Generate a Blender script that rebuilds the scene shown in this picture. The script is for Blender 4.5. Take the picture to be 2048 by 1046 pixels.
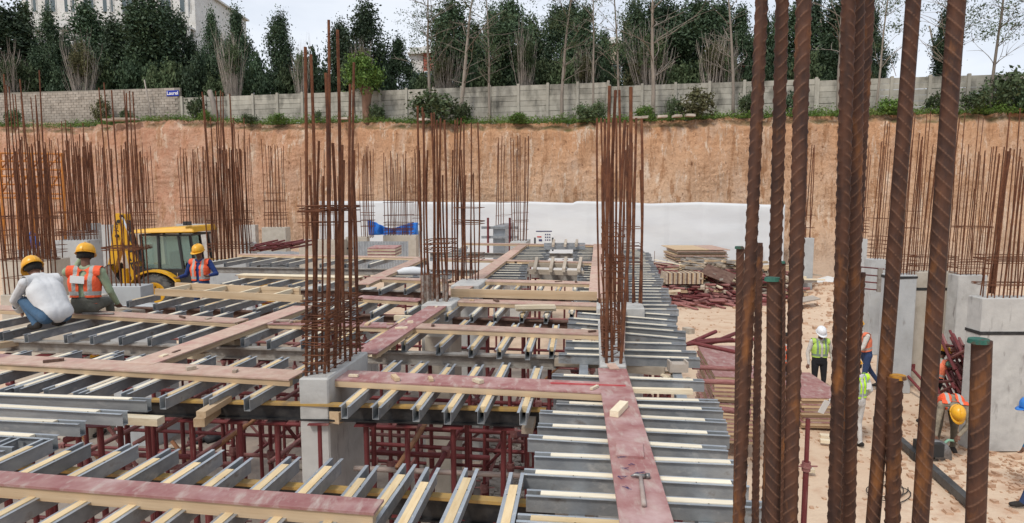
import bpy, math, random
import numpy as np
from mathutils import Vector, Matrix, Quaternion
for o in list(bpy.data.objects): bpy.data.objects.remove(o)
S = bpy.context.scene
C = S.collection
R = math.radians
F = 1280.0; CZ = 4.9; TH = math.atan(0.1)
# ------------------------------------------------------------ camera, sky, sun, exposure
cam = bpy.data.cameras.new('camera'); camo = bpy.data.objects.new('camera', cam); C.objects.link(camo)
camo.location = (0, 0, CZ); camo.rotation_euler = (math.pi/2 - TH, 0, 0)
cam.sensor_width = 36; cam.lens = 36*F/2048; cam.clip_start = 0.05; cam.clip_end = 2000
S.camera = camo
S.render.resolution_x = 1024; S.render.resolution_y = 523
W = bpy.data.worlds.new('World'); S.world = W; W.use_nodes = True
SUN_EL, SUN_AZ = R(52), R(215)      # behind the camera's left shoulder, veiled by cloud
def world():
    nt = W.node_tree; n = nt.nodes; n.clear(); L = nt.links.new
    out = n.new('ShaderNodeOutputWorld'); bg = n.new('ShaderNodeBackground')
    sky = n.new('ShaderNodeTexSky'); sky.sky_type = 'NISHITA'; sky.sun_disc = False
    sky.sun_elevation = SUN_EL; sky.sun_rotation = SUN_AZ; sky.dust_density = 3; sky.ozone_density = 1
    tc = n.new('ShaderNodeTexCoord'); mp = n.new('ShaderNodeMapping'); mp.inputs['Scale'].default_value = (1, 1, 3.2)
    no = n.new('ShaderNodeTexNoise'); no.inputs['Scale'].default_value = 1.7; no.inputs['Detail'].default_value = 6; no.inputs['Roughness'].default_value = .55
    L(tc.outputs['Generated'], mp.inputs['Vector']); L(mp.outputs[0], no.inputs['Vector'])
    cr = n.new('ShaderNodeValToRGB'); e = cr.color_ramp.elements
    e[0].position = .32; e[0].color = (3.9, 4.4, 5.3, 1); e[1].position = .62; e[1].color = (6.2, 6.5, 7.0, 1)
    L(no.outputs['Fac'], cr.inputs[0])
    mx = n.new('ShaderNodeMix'); mx.data_type = 'RGBA'; mx.inputs[0].default_value = .88
    L(sky.outputs[0], mx.inputs[6]); L(cr.outputs[0], mx.inputs[7])
    L(mx.outputs[2], bg.inputs[0]); bg.inputs[1].default_value = 0.1
    L(bg.outputs[0], out.inputs[0])
world()
sl = bpy.data.lights.new('sun', 'SUN'); sl.energy = 1.5; sl.angle = R(10); sl.color = (1, .96, .9)
so = bpy.data.objects.new('sun', sl); C.objects.link(so)
sd = Vector((math.sin(SUN_AZ)*math.cos(SUN_EL), math.cos(SUN_AZ)*math.cos(SUN_EL), math.sin(SUN_EL)))
so.rotation_euler = sd.to_track_quat('Z', 'Y').to_euler(); so.location = (0, 0, 60)
S.view_settings.view_transform = 'Standard'; S.view_settings.look = 'None'; S.view_settings.gamma = 1
S.view_settings.exposure = 0.62; S.view_settings.use_curve_mapping = False
random.seed(7); rnd = random.random
def U(a, b): return a + (b-a)*rnd()
RNG = np.random.RandomState(11)
# ------------------------------------------------------------ pixel (of the 2048 px photograph) to a point of the place
def ray(px, py):
    cx = (px-1024)/F; cy = -(py-523)/F; c, s = math.cos(TH), math.sin(TH)
    return Vector((cx, c + cy*s, -s + cy*c))
def atz(px, py, z):
    d = ray(px, py); return Vector((0, 0, CZ)) + d*((z-CZ)/d.z)
def atd(px, py, D):
    d = ray(px, py); return Vector((0, 0, CZ)) + d*(D/d.y)
def zdist(py, z): return (CZ-z)*F/(py-395)
# ------------------------------------------------------------ materials
MT = {}
def mat(name, c1, c2=None, scale=8, rough=.8, metal=0, bump=.1, bscale=None, stretch=(1,1,1), c3=None, s3=3, p3=(.5,.7), detail=5, coord='Object', spec=.3, p2=(.35,.65), rnd_amt=0, bdist=.02, c4=None, s4=40, p4=(.6,.7), st4=None):
    m = bpy.data.materials.new(name); m.use_nodes = True; nt = m.node_tree; n = nt.nodes; L = nt.links.new
    b = n['Principled BSDF']; b.inputs['Roughness'].default_value = rough; b.inputs['Metallic'].default_value = metal
    b.inputs['Specular IOR Level'].default_value = spec
    tc = n.new('ShaderNodeTexCoord'); mp = n.new('ShaderNodeMapping'); mp.inputs['Scale'].default_value = stretch
    oi = n.new('ShaderNodeObjectInfo')
    if coord == 'World':
        g = n.new('ShaderNodeNewGeometry'); L(g.outputs['Position'], mp.inputs['Vector'])
    else:
        L(tc.outputs[coord], mp.inputs['Vector'])
        ml = n.new('ShaderNodeMath'); ml.operation = 'MULTIPLY'; ml.inputs[1].default_value = 37
        L(oi.outputs['Random'], ml.inputs[0])
        cb = n.new('ShaderNodeCombineXYZ')
        for k in range(3): L(ml.outputs[0], cb.inputs[k])
        L(cb.outputs[0], mp.inputs['Location'])
    def noise(sc, dt=detail):
        t = n.new('ShaderNodeTexNoise'); t.inputs['Scale'].default_value = sc; t.inputs['Detail'].default_value = dt
        t.inputs['Roughness'].default_value = .6; L(mp.outputs[0], t.inputs['Vector']); return t
    def mix(f, a, bb):
        x = n.new('ShaderNodeMix'); x.data_type = 'RGBA'
        L(f, x.inputs[0])
        for v, i in ((a, 6), (bb, 7)):
            if isinstance(v, tuple): x.inputs[i].default_value = (*v, 1)
            else: L(v, x.inputs[i])
        return x.outputs[2]
    def ramp(src, p):
        r = n.new('ShaderNodeMapRange'); r.inputs['From Min'].default_value = p[0]; r.inputs['From Max'].default_value = p[1]
        L(src, r.inputs['Value']); return r.outputs[0]
    col = c1
    if c2:
        t = noise(scale); col = mix(ramp(t.outputs['Fac'], p2), c1, c2)
    if c3:
        t = noise(s3); col = mix(ramp(t.outputs['Fac'], p3), col, c3)
    if c4:
        t = noise(s4, 6)
        if st4:
            m4 = n.new('ShaderNodeMapping'); m4.inputs['Scale'].default_value = st4; L(mp.outputs[0], m4.inputs['Vector']); L(m4.outputs[0], t.inputs['Vector'])
        col = mix(ramp(t.outputs['Fac'], p4), col, c4)
    if rnd_amt and not isinstance(col, tuple):
        hs = n.new('ShaderNodeHueSaturation'); r = n.new('ShaderNodeMapRange')
        r.inputs['To Min'].default_value = 1-rnd_amt; r.inputs['To Max'].default_value = 1+rnd_amt
        L(oi.outputs['Random'], r.inputs['Value']); L(r.outputs[0], hs.inputs['Value']); L(col, hs.inputs['Color']); col = hs.outputs[0]
    if isinstance(col, tuple): b.inputs['Base Color'].default_value = (*col, 1)
    else: L(col, b.inputs['Base Color'])
    if bump:
        t = noise(bscale or scale*2.5, 4); bp = n.new('ShaderNodeBump'); bp.inputs['Strength'].default_value = bump
        bp.inputs['Distance'].default_value = bdist
        L(t.outputs['Fac'], bp.inputs['Height']); L(bp.outputs[0], b.inputs['Normal'])
    MT[name] = m; return m
mat('rust', (.105,.038,.02), (.19,.078,.038), 14, .85, .1, .35, 60, c3=(.07,.03,.02), s3=5, coord='World', p3=(.48,.7))
mat('rust_near', (.045,.025,.02), (.10,.045,.027), 45, .72, .2, .6, 110, c3=(.25,.10,.03), s3=22, coord='World', p3=(.56,.74), stretch=(1,1,.35), bdist=.003)
def rib_wear():
    m = MT['rust_near']; nt = m.node_tree; n = nt.nodes; L = nt.links.new; b = n['Principled BSDF']; src = b.inputs['Base Color'].links[0].from_socket
    a = n.new('ShaderNodeAttribute'); a.attribute_name = 'rib'; x = n.new('ShaderNodeMix'); x.data_type = 'RGBA'; r = n.new('ShaderNodeMapRange'); r.inputs[1].default_value = .35; r.inputs[2].default_value = 1; r.inputs[4].default_value = .8
    L(a.outputs['Fac'], r.inputs[0]); L(r.outputs[0], x.inputs[0]); L(src, x.inputs[6]); x.inputs[7].default_value = (.21,.115,.075,1); L(x.outputs[2], b.inputs['Base Color'])
rib_wear()
mat('cement_bar', (.3,.27,.24), (.16,.08,.05), 20, .9, coord='World')
mat('cap_green', (.02,.085,.065), (.04,.14,.10), 60, .7, c3=(.07,.045,.03), s3=50, p3=(.5,.6), coord='World')
mat('cap_yellow', (.5,.24,.02), (.3,.13,.02), 60, .7, c3=(.1,.05,.03), s3=50, p3=(.55,.65), coord='World')
mat('ply_red', (.26,.105,.10), (.34,.19,.17), 7, .6, 0, .12, 30, c3=(.5,.37,.35), s3=3.2, p3=(.5,.85), coord='World', rnd_amt=.16, c4=(.42,.33,.29), s4=16, p4=(.52,.72), st4=(1,.3,1))
mat('ply_pink', (.42,.27,.21), (.5,.37,.29), 9, .75, 0, .1, 30, c3=(.4,.19,.17), s3=4, p3=(.5,.8), coord='World', rnd_amt=.14, c4=(.36,.26,.2), s4=18, p4=(.54,.72), st4=(1,.3,1))
mat('ply_strip', (.42,.05,.06), (.5,.12,.12), 9, .5, 0, .05)
mat('timber', (.44,.31,.185), (.55,.42,.275), 12, .8, 0, .2, 40, stretch=(.12,1,1), c3=(.34,.21,.11), s3=6, p3=(.55,.8), rnd_amt=.22, c4=(.22,.14,.08), s4=30, p4=(.62,.72), st4=(.3,1,1))
mat('timber_pale', (.62,.52,.36), (.7,.61,.46), 14, .8, 0, .2, 40, stretch=(.12,1,1), c3=(.48,.33,.18), s3=6, p3=(.55,.82), rnd_amt=.14)
mat('timber_grey', (.36,.3,.23), (.48,.41,.33), 12, .88, 0, .3, 40, stretch=(.15,1,1), c3=(.24,.17,.12), s3=5, p3=(.5,.8), rnd_amt=.2)
mat('endgrain', (.45,.28,.13), (.6,.4,.2), 60, .9)
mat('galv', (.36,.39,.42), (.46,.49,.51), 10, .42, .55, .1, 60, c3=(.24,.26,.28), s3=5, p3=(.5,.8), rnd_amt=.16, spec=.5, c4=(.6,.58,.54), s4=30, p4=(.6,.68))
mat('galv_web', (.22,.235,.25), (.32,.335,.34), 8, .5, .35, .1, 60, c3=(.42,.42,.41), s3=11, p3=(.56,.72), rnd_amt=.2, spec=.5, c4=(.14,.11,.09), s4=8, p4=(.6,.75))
mat('steel_black', (.018,.019,.022), (.045,.043,.042), 12, .55, .3, .1, rnd_amt=.1)
mat('beam_yellow', (.44,.27,.07), (.32,.21,.09), 12, .75, c3=(.2,.14,.08), s3=5, p3=(.5,.75))
mat('beam_grey', (.33,.31,.28), (.24,.21,.18), 7, .85, .1, .3, 30, c3=(.13,.09,.07), s3=4, p3=(.5,.8))
mat('beam_brown', (.095,.05,.038), (.16,.1,.075), 8, .8, .1, .2)
mat('maroon', (.12,.022,.024), (.17,.04,.04), 9, .62, .1, .2, 40, c3=(.3,.2,.17), s3=6, p3=(.58,.78), rnd_amt=.2)
mat('maroon_dust', (.24,.09,.085), (.33,.17,.15), 9, .75, .05, .2, 40, c3=(.15,.04,.04), s3=5, p3=(.5,.75), rnd_amt=.2)
mat('pipe_orange', (.36,.19,.1), (.27,.12,.06), 9, .7, .1, .2)
mat('pipe_grey', (.42,.36,.32), (.3,.22,.19), 9, .75, .1, .2)
mat('concrete', (.42,.41,.39), (.51,.50,.47), 3, .9, 0, .25, 20, c3=(.31,.30,.28), s3=1.8, p3=(.5,.75), coord='World', c4=(.24,.225,.21), s4=7, p4=(.6,.72), st4=(1,1,.25))
mat('concrete_warm', (.44,.39,.32), (.5,.45,.38), 5, .9, 0, .2, 30, c3=(.33,.29,.23), s3=1.6, p3=(.5,.8), coord='World')
mat('concrete_blue', (.39,.40,.40), (.46,.47,.465), 3, .9, 0, .25, 20, c3=(.31,.31,.30), s3=1.5, p3=(.5,.75), coord='World', c4=(.26,.25,.24), s4=6, p4=(.6,.72), st4=(1,1,.25))
mat('black_tape', (.02,.02,.02), (.04,.04,.04), 20, .6)
mat('sheet_white', (.62,.635,.64), (.57,.585,.6), .6, .5, 0, .12, 1.2, stretch=(.4,1,1.6), coord='World', bdist=.15)
mat('tarp_blue', (.02,.13,.5), (.03,.2,.62), 4, .5, 0, .3, 6, bdist=.05)
mat('fence', (.34,.32,.27), (.43,.41,.35), 2.2, .95, 0, .3, 20, stretch=(1,1,.5), c3=(.13,.125,.105), s3=1.3, p3=(.46,.7), coord='World', rnd_amt=.12)
mat('fence_post', (.42,.40,.34), (.34,.32,.27), 2.2, .95, 0, .2, 20, coord='World', rnd_amt=.06)
mat('block', (.32,.28,.235), (.39,.35,.3), 3, .95, 0, .3, 20, c3=(.2,.17,.14), s3=1.3, p3=(.5,.78), coord='World', rnd_amt=.13)
mat('mortar', (.2,.18,.15), (.26,.24,.2), 6, .95, coord='World')
mat('foliage_dark', (.028,.052,.028), (.062,.098,.048), 1.1, .6, 0, 0, coord='World', rnd_amt=.35, spec=.25)
mat('foliage_mid', (.05,.078,.035), (.095,.125,.06), 1.6, .7, 0, 0, coord='World', rnd_amt=.3, spec=.2)
mat('foliage_bright', (.08,.15,.03), (.14,.22,.05), 2, .6, 0, 0, coord='World', rnd_amt=.2, spec=.2)
mat('foliage_olive', (.075,.08,.04), (.12,.115,.06), 2, .8, 0, 0, coord='World', rnd_amt=.25, spec=.1)
mat('bark', (.2,.17,.14), (.28,.24,.2), 5, .9, 0, .4, 20, stretch=(1,1,.3), coord='World', rnd_amt=.2)
mat('bark_pale', (.34,.3,.26), (.24,.21,.18), 5, .9, 0, .3, 20, stretch=(1,1,.3), coord='World', rnd_amt=.2)
mat('bark_red', (.17,.09,.06), (.24,.15,.1), 5, .9, 0, .5, 20, stretch=(1,1,.3), coord='World')
mat('grass', (.06,.12,.02), (.13,.2,.04), .8, .8, 0, 0, coord='World', c3=(.2,.19,.08), s3=.5, p3=(.55,.8))
mat('stone', (.36,.31,.26), (.45,.39,.33), 3, .9, 0, .4, 14, coord='World', rnd_amt=.2)
mat('dirt_clod', (.5,.31,.2), (.6,.41,.28), 3, .95, 0, .4, 14, coord='World', rnd_amt=.15)
mat('yellow_paint', (.72,.38,.012), (.62,.32,.015), 4, .42, 0, .04, spec=.5, c3=(.45,.27,.08), s3=7, p3=(.62,.85))
mat('black_paint', (.025,.026,.027), (.04,.04,.04), 7, .5)
mat('rubber', (.05,.05,.048), (.13,.125,.115), 7, .85)
mat('chrome', (.75,.75,.75), None, 5, .15, 1, 0)
mat('scaffold_orange', (.5,.19,.03), (.35,.13,.04), 5, .7)
mat('skin', (.13,.062,.038), (.17,.085,.055), 30, .55, 0, 0)
mat('hair', (.012,.01,.009), (.02,.018,.015), 60, .8, 0, .3)
mat('eye', (.5,.48,.45), None)
mat('helmet_yellow', (.78,.4,.02), (.7,.34,.02), 6, .35, 0, 0, spec=.5)
mat('helmet_white', (.78,.79,.8), (.7,.71,.72), 6, .35, 0, 0, spec=.5)
mat('helmet_blue', (.03,.2,.62), (.03,.17,.5), 6, .35, 0, 0, spec=.5)
def cloth(n_, c, k=.82, b=.5): mat(n_, c, tuple(x*k for x in c), 9, .85, 0, b, 16, bdist=.03, c3=tuple(x*.62+.03 for x in c), s3=5, p3=(.56,.8))
cloth('shirt_white', (.6,.6,.6), .9, .25); cloth('jeans', (.06,.12,.2)); cloth('denim_dark', (.035,.06,.14)); cloth('trousers_black', (.018,.018,.022))
cloth('shirt_green', (.3,.37,.24)); cloth('trousers_grey', (.12,.12,.1)); cloth('trousers_olive', (.13,.11,.08)); cloth('shirt_check', (.32,.27,.2), .5)
cloth('shirt_cream', (.6,.56,.5)); cloth('shirt_mint', (.25,.45,.33)); cloth('shirt_blue', (.02,.12,.25)); cloth('trousers_pale', (.6,.58,.55)); cloth('shoe', (.03,.025,.022)); cloth('shirt_navy', (.02,.045,.17))
mat('paper', (.8,.8,.78), (.72,.72,.7), 3, .7, 0, 0)
mat('sign_blue', (.01,.03,.3), None, rough=.4, bump=0); mat('sign_white', (.8,.8,.8), None, bump=0)
mat('ink', (.04,.04,.12), None, bump=0); mat('ink_red', (.5,.05,.04), None, bump=0)
mat('paint_white', (.72,.71,.68), (.62,.6,.56), 1.2, .85, 0, .05, coord='World', c3=(.5,.48,.44), s3=.6, p3=(.55,.85))
mat('paint_beige', (.5,.41,.32), (.45,.36,.28), 1.2, .85, 0, .05, coord='World')
mat('paint_brick', (.38,.12,.08), (.33,.1,.07), 1.2, .85, 0, .05, coord='World')
mat('duct', (.045,.047,.05), (.09,.09,.09), 6, .45, .2, .1)
mat('tool_metal', (.3,.29,.28), (.2,.19,.18), 20, .4, .7, .05)
def glass_mat(n_, c, tr=.0, r=.08):
    m = mat(n_, c, None, rough=r, bump=0, spec=.6)
    m.node_tree.nodes['Principled BSDF'].inputs['Transmission Weight'].default_value = tr
glass_mat('glass', (.10,.13,.14)); glass_mat('glass_cab', (.35,.5,.46), .75, .05)
def vest_mat(name, base, stripe, edge):
    m = bpy.data.materials.new(name); m.use_nodes = True; nt = m.node_tree; n = nt.nodes; L = nt.links.new; b = n['Principled BSDF']
    b.inputs['Roughness'].default_value = .7
    uv = n.new('ShaderNodeUVMap'); uv.uv_map = 'torso'; sp = n.new('ShaderNodeSeparateXYZ'); L(uv.outputs[0], sp.inputs[0])
    def M(op, a, b_=None):
        x = n.new('ShaderNodeMath'); x.operation = op
        for v, i in ((a, 0), (b_, 1)):
            if v is None: continue
            if isinstance(v, (int, float)): x.inputs[i].default_value = v
            else: L(v, x.inputs[i])
        return x.outputs[0]
    au = M('ABSOLUTE', sp.outputs[0])
    v1 = M('LESS_THAN', M('ABSOLUTE', M('SUBTRACT', au, .095)), .024)
    v1 = M('MULTIPLY', v1, M('GREATER_THAN', sp.outputs[1], .3))
    v2 = M('LESS_THAN', M('ABSOLUTE', M('SUBTRACT', sp.outputs[1], .3)), .055)
    st = M('MAXIMUM', v1, v2)
    w1 = M('LESS_THAN', M('ABSOLUTE', M('SUBTRACT', au, .095)), .04)
    w1 = M('MULTIPLY', w1, M('GREATER_THAN', sp.outputs[1], .3))
    w2 = M('LESS_THAN', M('ABSOLUTE', M('SUBTRACT', sp.outputs[1], .3)), .085)
    ed = M('MAXIMUM', w1, w2)
    a = n.new('ShaderNodeMix'); a.data_type = 'RGBA'; a.inputs[6].default_value = (*base, 1); a.inputs[7].default_value = (*edge, 1); L(ed, a.inputs[0])
    c = n.new('ShaderNodeMix'); c.data_type = 'RGBA'; L(a.outputs[2], c.inputs[6]); c.inputs[7].default_value = (*stripe, 1); L(st, c.inputs[0])
    L(c.outputs[2], b.inputs['Base Color'])
    t = n.new('ShaderNodeTexNoise'); t.inputs['Scale'].default_value = 14; bp = n.new('ShaderNodeBump'); bp.inputs['Strength'].default_value = .5; bp.inputs['Distance'].default_value = .03
    L(t.outputs['Fac'], bp.inputs['Height']); L(bp.outputs[0], b.inputs['Normal'])
    MT[name] = m
vest_mat('vest_orange', (.78,.1,.03), (.36,.36,.34), (.78,.12,.03))
vest_mat('vest_salmon', (.78,.2,.1), (.4,.34,.3), (.78,.2,.1))
vest_mat('vest_green', (.42,.62,.1), (.2,.27,.2), (.42,.62,.1))
vest_mat('vest_yellow', (.5,.85,.03), (.3,.36,.3), (.5,.85,.03))
# ------------------------------------------------------------ mesh builder
class MB:
    def __init__(s): s.v = []; s.f = []; s.m = []; s.cm = 0
    def quadbox(s, P):
        b = len(s.v); s.v += [tuple(p) for p in P]
        for q in ((0,3,2,1),(4,5,6,7),(0,1,5,4),(1,2,6,5),(2,3,7,6),(3,0,4,7)):
            s.f.append(tuple(b+i for i in q)); s.m.append(s.cm)
        return s
    def box(s, x0, x1, y0, y1, z0, z1):
        return s.quadbox([(x0,y0,z0),(x1,y0,z0),(x1,y1,z0),(x0,y1,z0),(x0,y0,z1),(x1,y0,z1),(x1,y1,z1),(x0,y1,z1)])
    def bar(s, p, q, w, h, up=(0,0,1), drop=0):
        p = Vector(p); q = Vector(q); d = (q-p).normalized(); up = Vector(up)
        if abs(d.dot(up)) > .98: up = Vector((1,0,0))
        r = d.cross(up).normalized(); u = r.cross(d).normalized()
        a = [(-.5,-.5),(.5,-.5),(.5,.5),(-.5,.5)]
        return s.quadbox([p + r*(i*w) + u*(j*h-drop) for i, j in a] + [q + r*(i*w) + u*(j*h-drop) for i, j in a])
    def tube(s, p, q, r0, r1=None, n=8, caps=True):
        return s.path([p, q], [r0, r0 if r1 is None else r1], n, caps)
    def path(s, pts, rr, n=8, caps=True, ref=None):
        pts = [Vector(p) for p in pts]; b = len(s.v); k = len(pts)
        if not isinstance(rr, (list, tuple)): rr = [rr]*k
        for i, p in enumerate(pts):
            d = (pts[min(i+1, k-1)] - pts[max(i-1, 0)]).normalized()
            ref_ = Vector((0,0,1)) if abs(d.z) < .9 else Vector((1,0,0))
            a = d.cross(ref_).normalized(); c = a.cross(d).normalized()
            for j in range(n):
                t = 2*math.pi*j/n; s.v.append(tuple(p + a*(math.cos(t)*rr[i]) + c*(math.sin(t)*rr[i])))
        for i in range(k-1):
            for j in range(n):
                s.f.append((b+i*n+j, b+(i+1)*n+j, b+(i+1)*n+(j+1)%n, b+i*n+(j+1)%n)); s.m.append(s.cm)
        if caps:
            s.f.append(tuple(b+j for j in range(n))); s.m.append(s.cm)
            s.f.append(tuple(b+(k-1)*n+j for j in reversed(range(n)))); s.m.append(s.cm)
        return s
    def lathe(s, prof, c=(0,0,0), n=20, axis='z'):
        b = len(s.v); c = Vector(c); k = len(prof)
        for (r, z) in prof:
            for j in range(n):
                t = 2*math.pi*j/n; x, y = r*math.cos(t), r*math.sin(t)
                s.v.append(tuple(c + (Vector((x, y, z)) if axis == 'z' else Vector((x, z, y)))))
        for i in range(k-1):
            for j in range(n):
                q = (b+i*n+j, b+i*n+(j+1)%n, b+(i+1)*n+(j+1)%n, b+(i+1)*n+j)
                s.f.append(q if axis == 'z' else q[::-1]); s.m.append(s.cm)
        return s
    def prism(s, pts, p, q):
        """outline pts (2-D) swept from p to q; outline x along side, y along up"""
        p = Vector(p); q = Vector(q); d = (q-p).normalized(); up = Vector((0,0,1)) if abs(d.z) < .98 else Vector((1,0,0))
        r = d.cross(up).normalized(); u = r.cross(d).normalized(); b = len(s.v); n = len(pts)
        for e in (p, q):
            for (x, y) in pts: s.v.append(tuple(e + r*x + u*y))
        for j in range(n): s.f.append((b+j, b+(j+1)%n, b+n+(j+1)%n, b+n+j)); s.m.append(s.cm)
        s.f.append(tuple(b+j for j in reversed(range(n)))); s.m.append(s.cm)
        s.f.append(tuple(b+n+j for j in range(n))); s.m.append(s.cm)
        return s
    def mesh(s, name, mats, smooth=False):
        me = bpy.data.meshes.new(name); me.from_pydata(s.v, [], s.f)
        if isinstance(mats, str): mats = [mats]
        for m_ in mats: me.materials.append(MT[m_])
        if len(mats) > 1: me.polygons.foreach_set('material_index', s.m)
        if smooth: me.polygons.foreach_set('use_smooth', [True]*len(s.f))
        me.update(); return me
    def build(s, name, mats, parent=None, smooth=False, loc=None):
        """vertices are world coordinates; a child is re-expressed from its parent's location"""
        o = bpy.data.objects.new(name, s.mesh(name, mats, smooth)); C.objects.link(o)
        if parent is not None:
            o.parent = parent
            if loc is None:
                w = parent.location.copy(); pp = parent.parent
                while pp: w += pp.location; pp = pp.parent
                o.location = -w
        elif loc is None:                      # origin at the middle of its foot
            a = np.array(s.v); c = Vector(((a[:,0].min()+a[:,0].max())/2, (a[:,1].min()+a[:,1].max())/2, a[:,2].min()))
            o.data.transform(Matrix.Translation(-c)); o.location = c
        if loc is not None: o.location = loc
        return o
def tag(o, label, cat, group=None, kind=None):
    if label: o['label'] = label
    if cat: o['category'] = cat
    if group: o['group'] = group
    if kind: o['kind'] = kind
    return o
def thing(name, label, cat, loc=(0,0,0), group=None):
    o = bpy.data.objects.new(name, None); C.objects.link(o); o.location = loc; o.empty_display_size = .2
    return tag(o, label, cat, group)
def structure(o): o['kind'] = 'structure'; return o
def inst(name, me, parent, p, q=None, sx=1, up=None, sz=None):
    """place a shared mesh, unit length along +Z, from p to q (world); parent has no rotation"""
    o = bpy.data.objects.new(name, me); C.objects.link(o)
    p = Vector(p); w = Vector((0,0,0))
    if parent is not None: o.parent = parent; w = parent.location
    o.location = p - w
    if q is not None:
        d = Vector(q) - p; o.rotation_mode = 'QUATERNION'
        if up is None: o.rotation_quaternion = d.to_track_quat('Z', 'Y')
        else:
            zz = d.normalized(); xx = zz.cross(Vector(up)).normalized(); yy = zz.cross(xx)   # mesh -y is up
            o.rotation_quaternion = Matrix((xx, yy, zz)).transposed().to_quaternion()
        o.scale = (sx, sx, d.length if sz is None else sz)
    return o
ORD = ['nearest','second','third','fourth','fifth','sixth','seventh','eighth','ninth','tenth','eleventh','twelfth','thirteenth','fourteenth','fifteenth','sixteenth','seventeenth','eighteenth','nineteenth','twentieth']
def nth(i, first='first'):
    return first if i == 0 else (ORD[i] if i < 20 else '%dth' % (i+1))
# ------------------------------------------------------------ terrain
from mathutils import noise as N
def smooth(a, b, x):
    t = min(1, max(0, (x-a)/(b-a))); return t*t*(3-2*t)
# plan line of the excavated bank (foot), nearer on the right
BL = (Vector((-46, 52.0, 0)), Vector((42, 33.5, 0)))
bdir = (BL[1]-BL[0]).normalized(); bnor = Vector((-bdir.y, bdir.x, 0))   # bnor points away from the camera
def bank_hit(px):
    """distance Y at which the column of pixels px meets the bank line"""
    d = ray(px, 395); d = Vector((d.x/d.y, 1, 0)); n_ = bnor
    return n_.dot(BL[0]) / n_.dot(d)
TOPS = [(-400,250),(0,250),(130,252),(200,246),(300,238),(420,238),(520,246),(700,240),(900,244),(1100,243),(1250,240),(1400,234),(1600,229),(1800,225),(2048,221),(2500,215)]
def top_z(px):
    for (a, ya), (b, yb) in zip(TOPS, TOPS[1:]):
        if a <= px <= b:
            y = ya + (yb-ya)*(px-a)/(b-a); break
    else: y = 240
    return CZ + (395-y)*bank_hit(px)/F
def px_of(P): return 1024 + P.x/P.y*F if P.y > 1 else (2500 if P.x > 0 else -400)
def bankcols():
    L = (BL[1]-BL[0]).length; out = []
    n = 620
    for i in range(n+1):
        s_ = -45 + (L+90)*i/n; P = BL[0] + bdir*s_; out.append((s_, P, top_z(min(2500, max(-400, px_of(P))))))
    return out
BC = bankcols()
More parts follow.
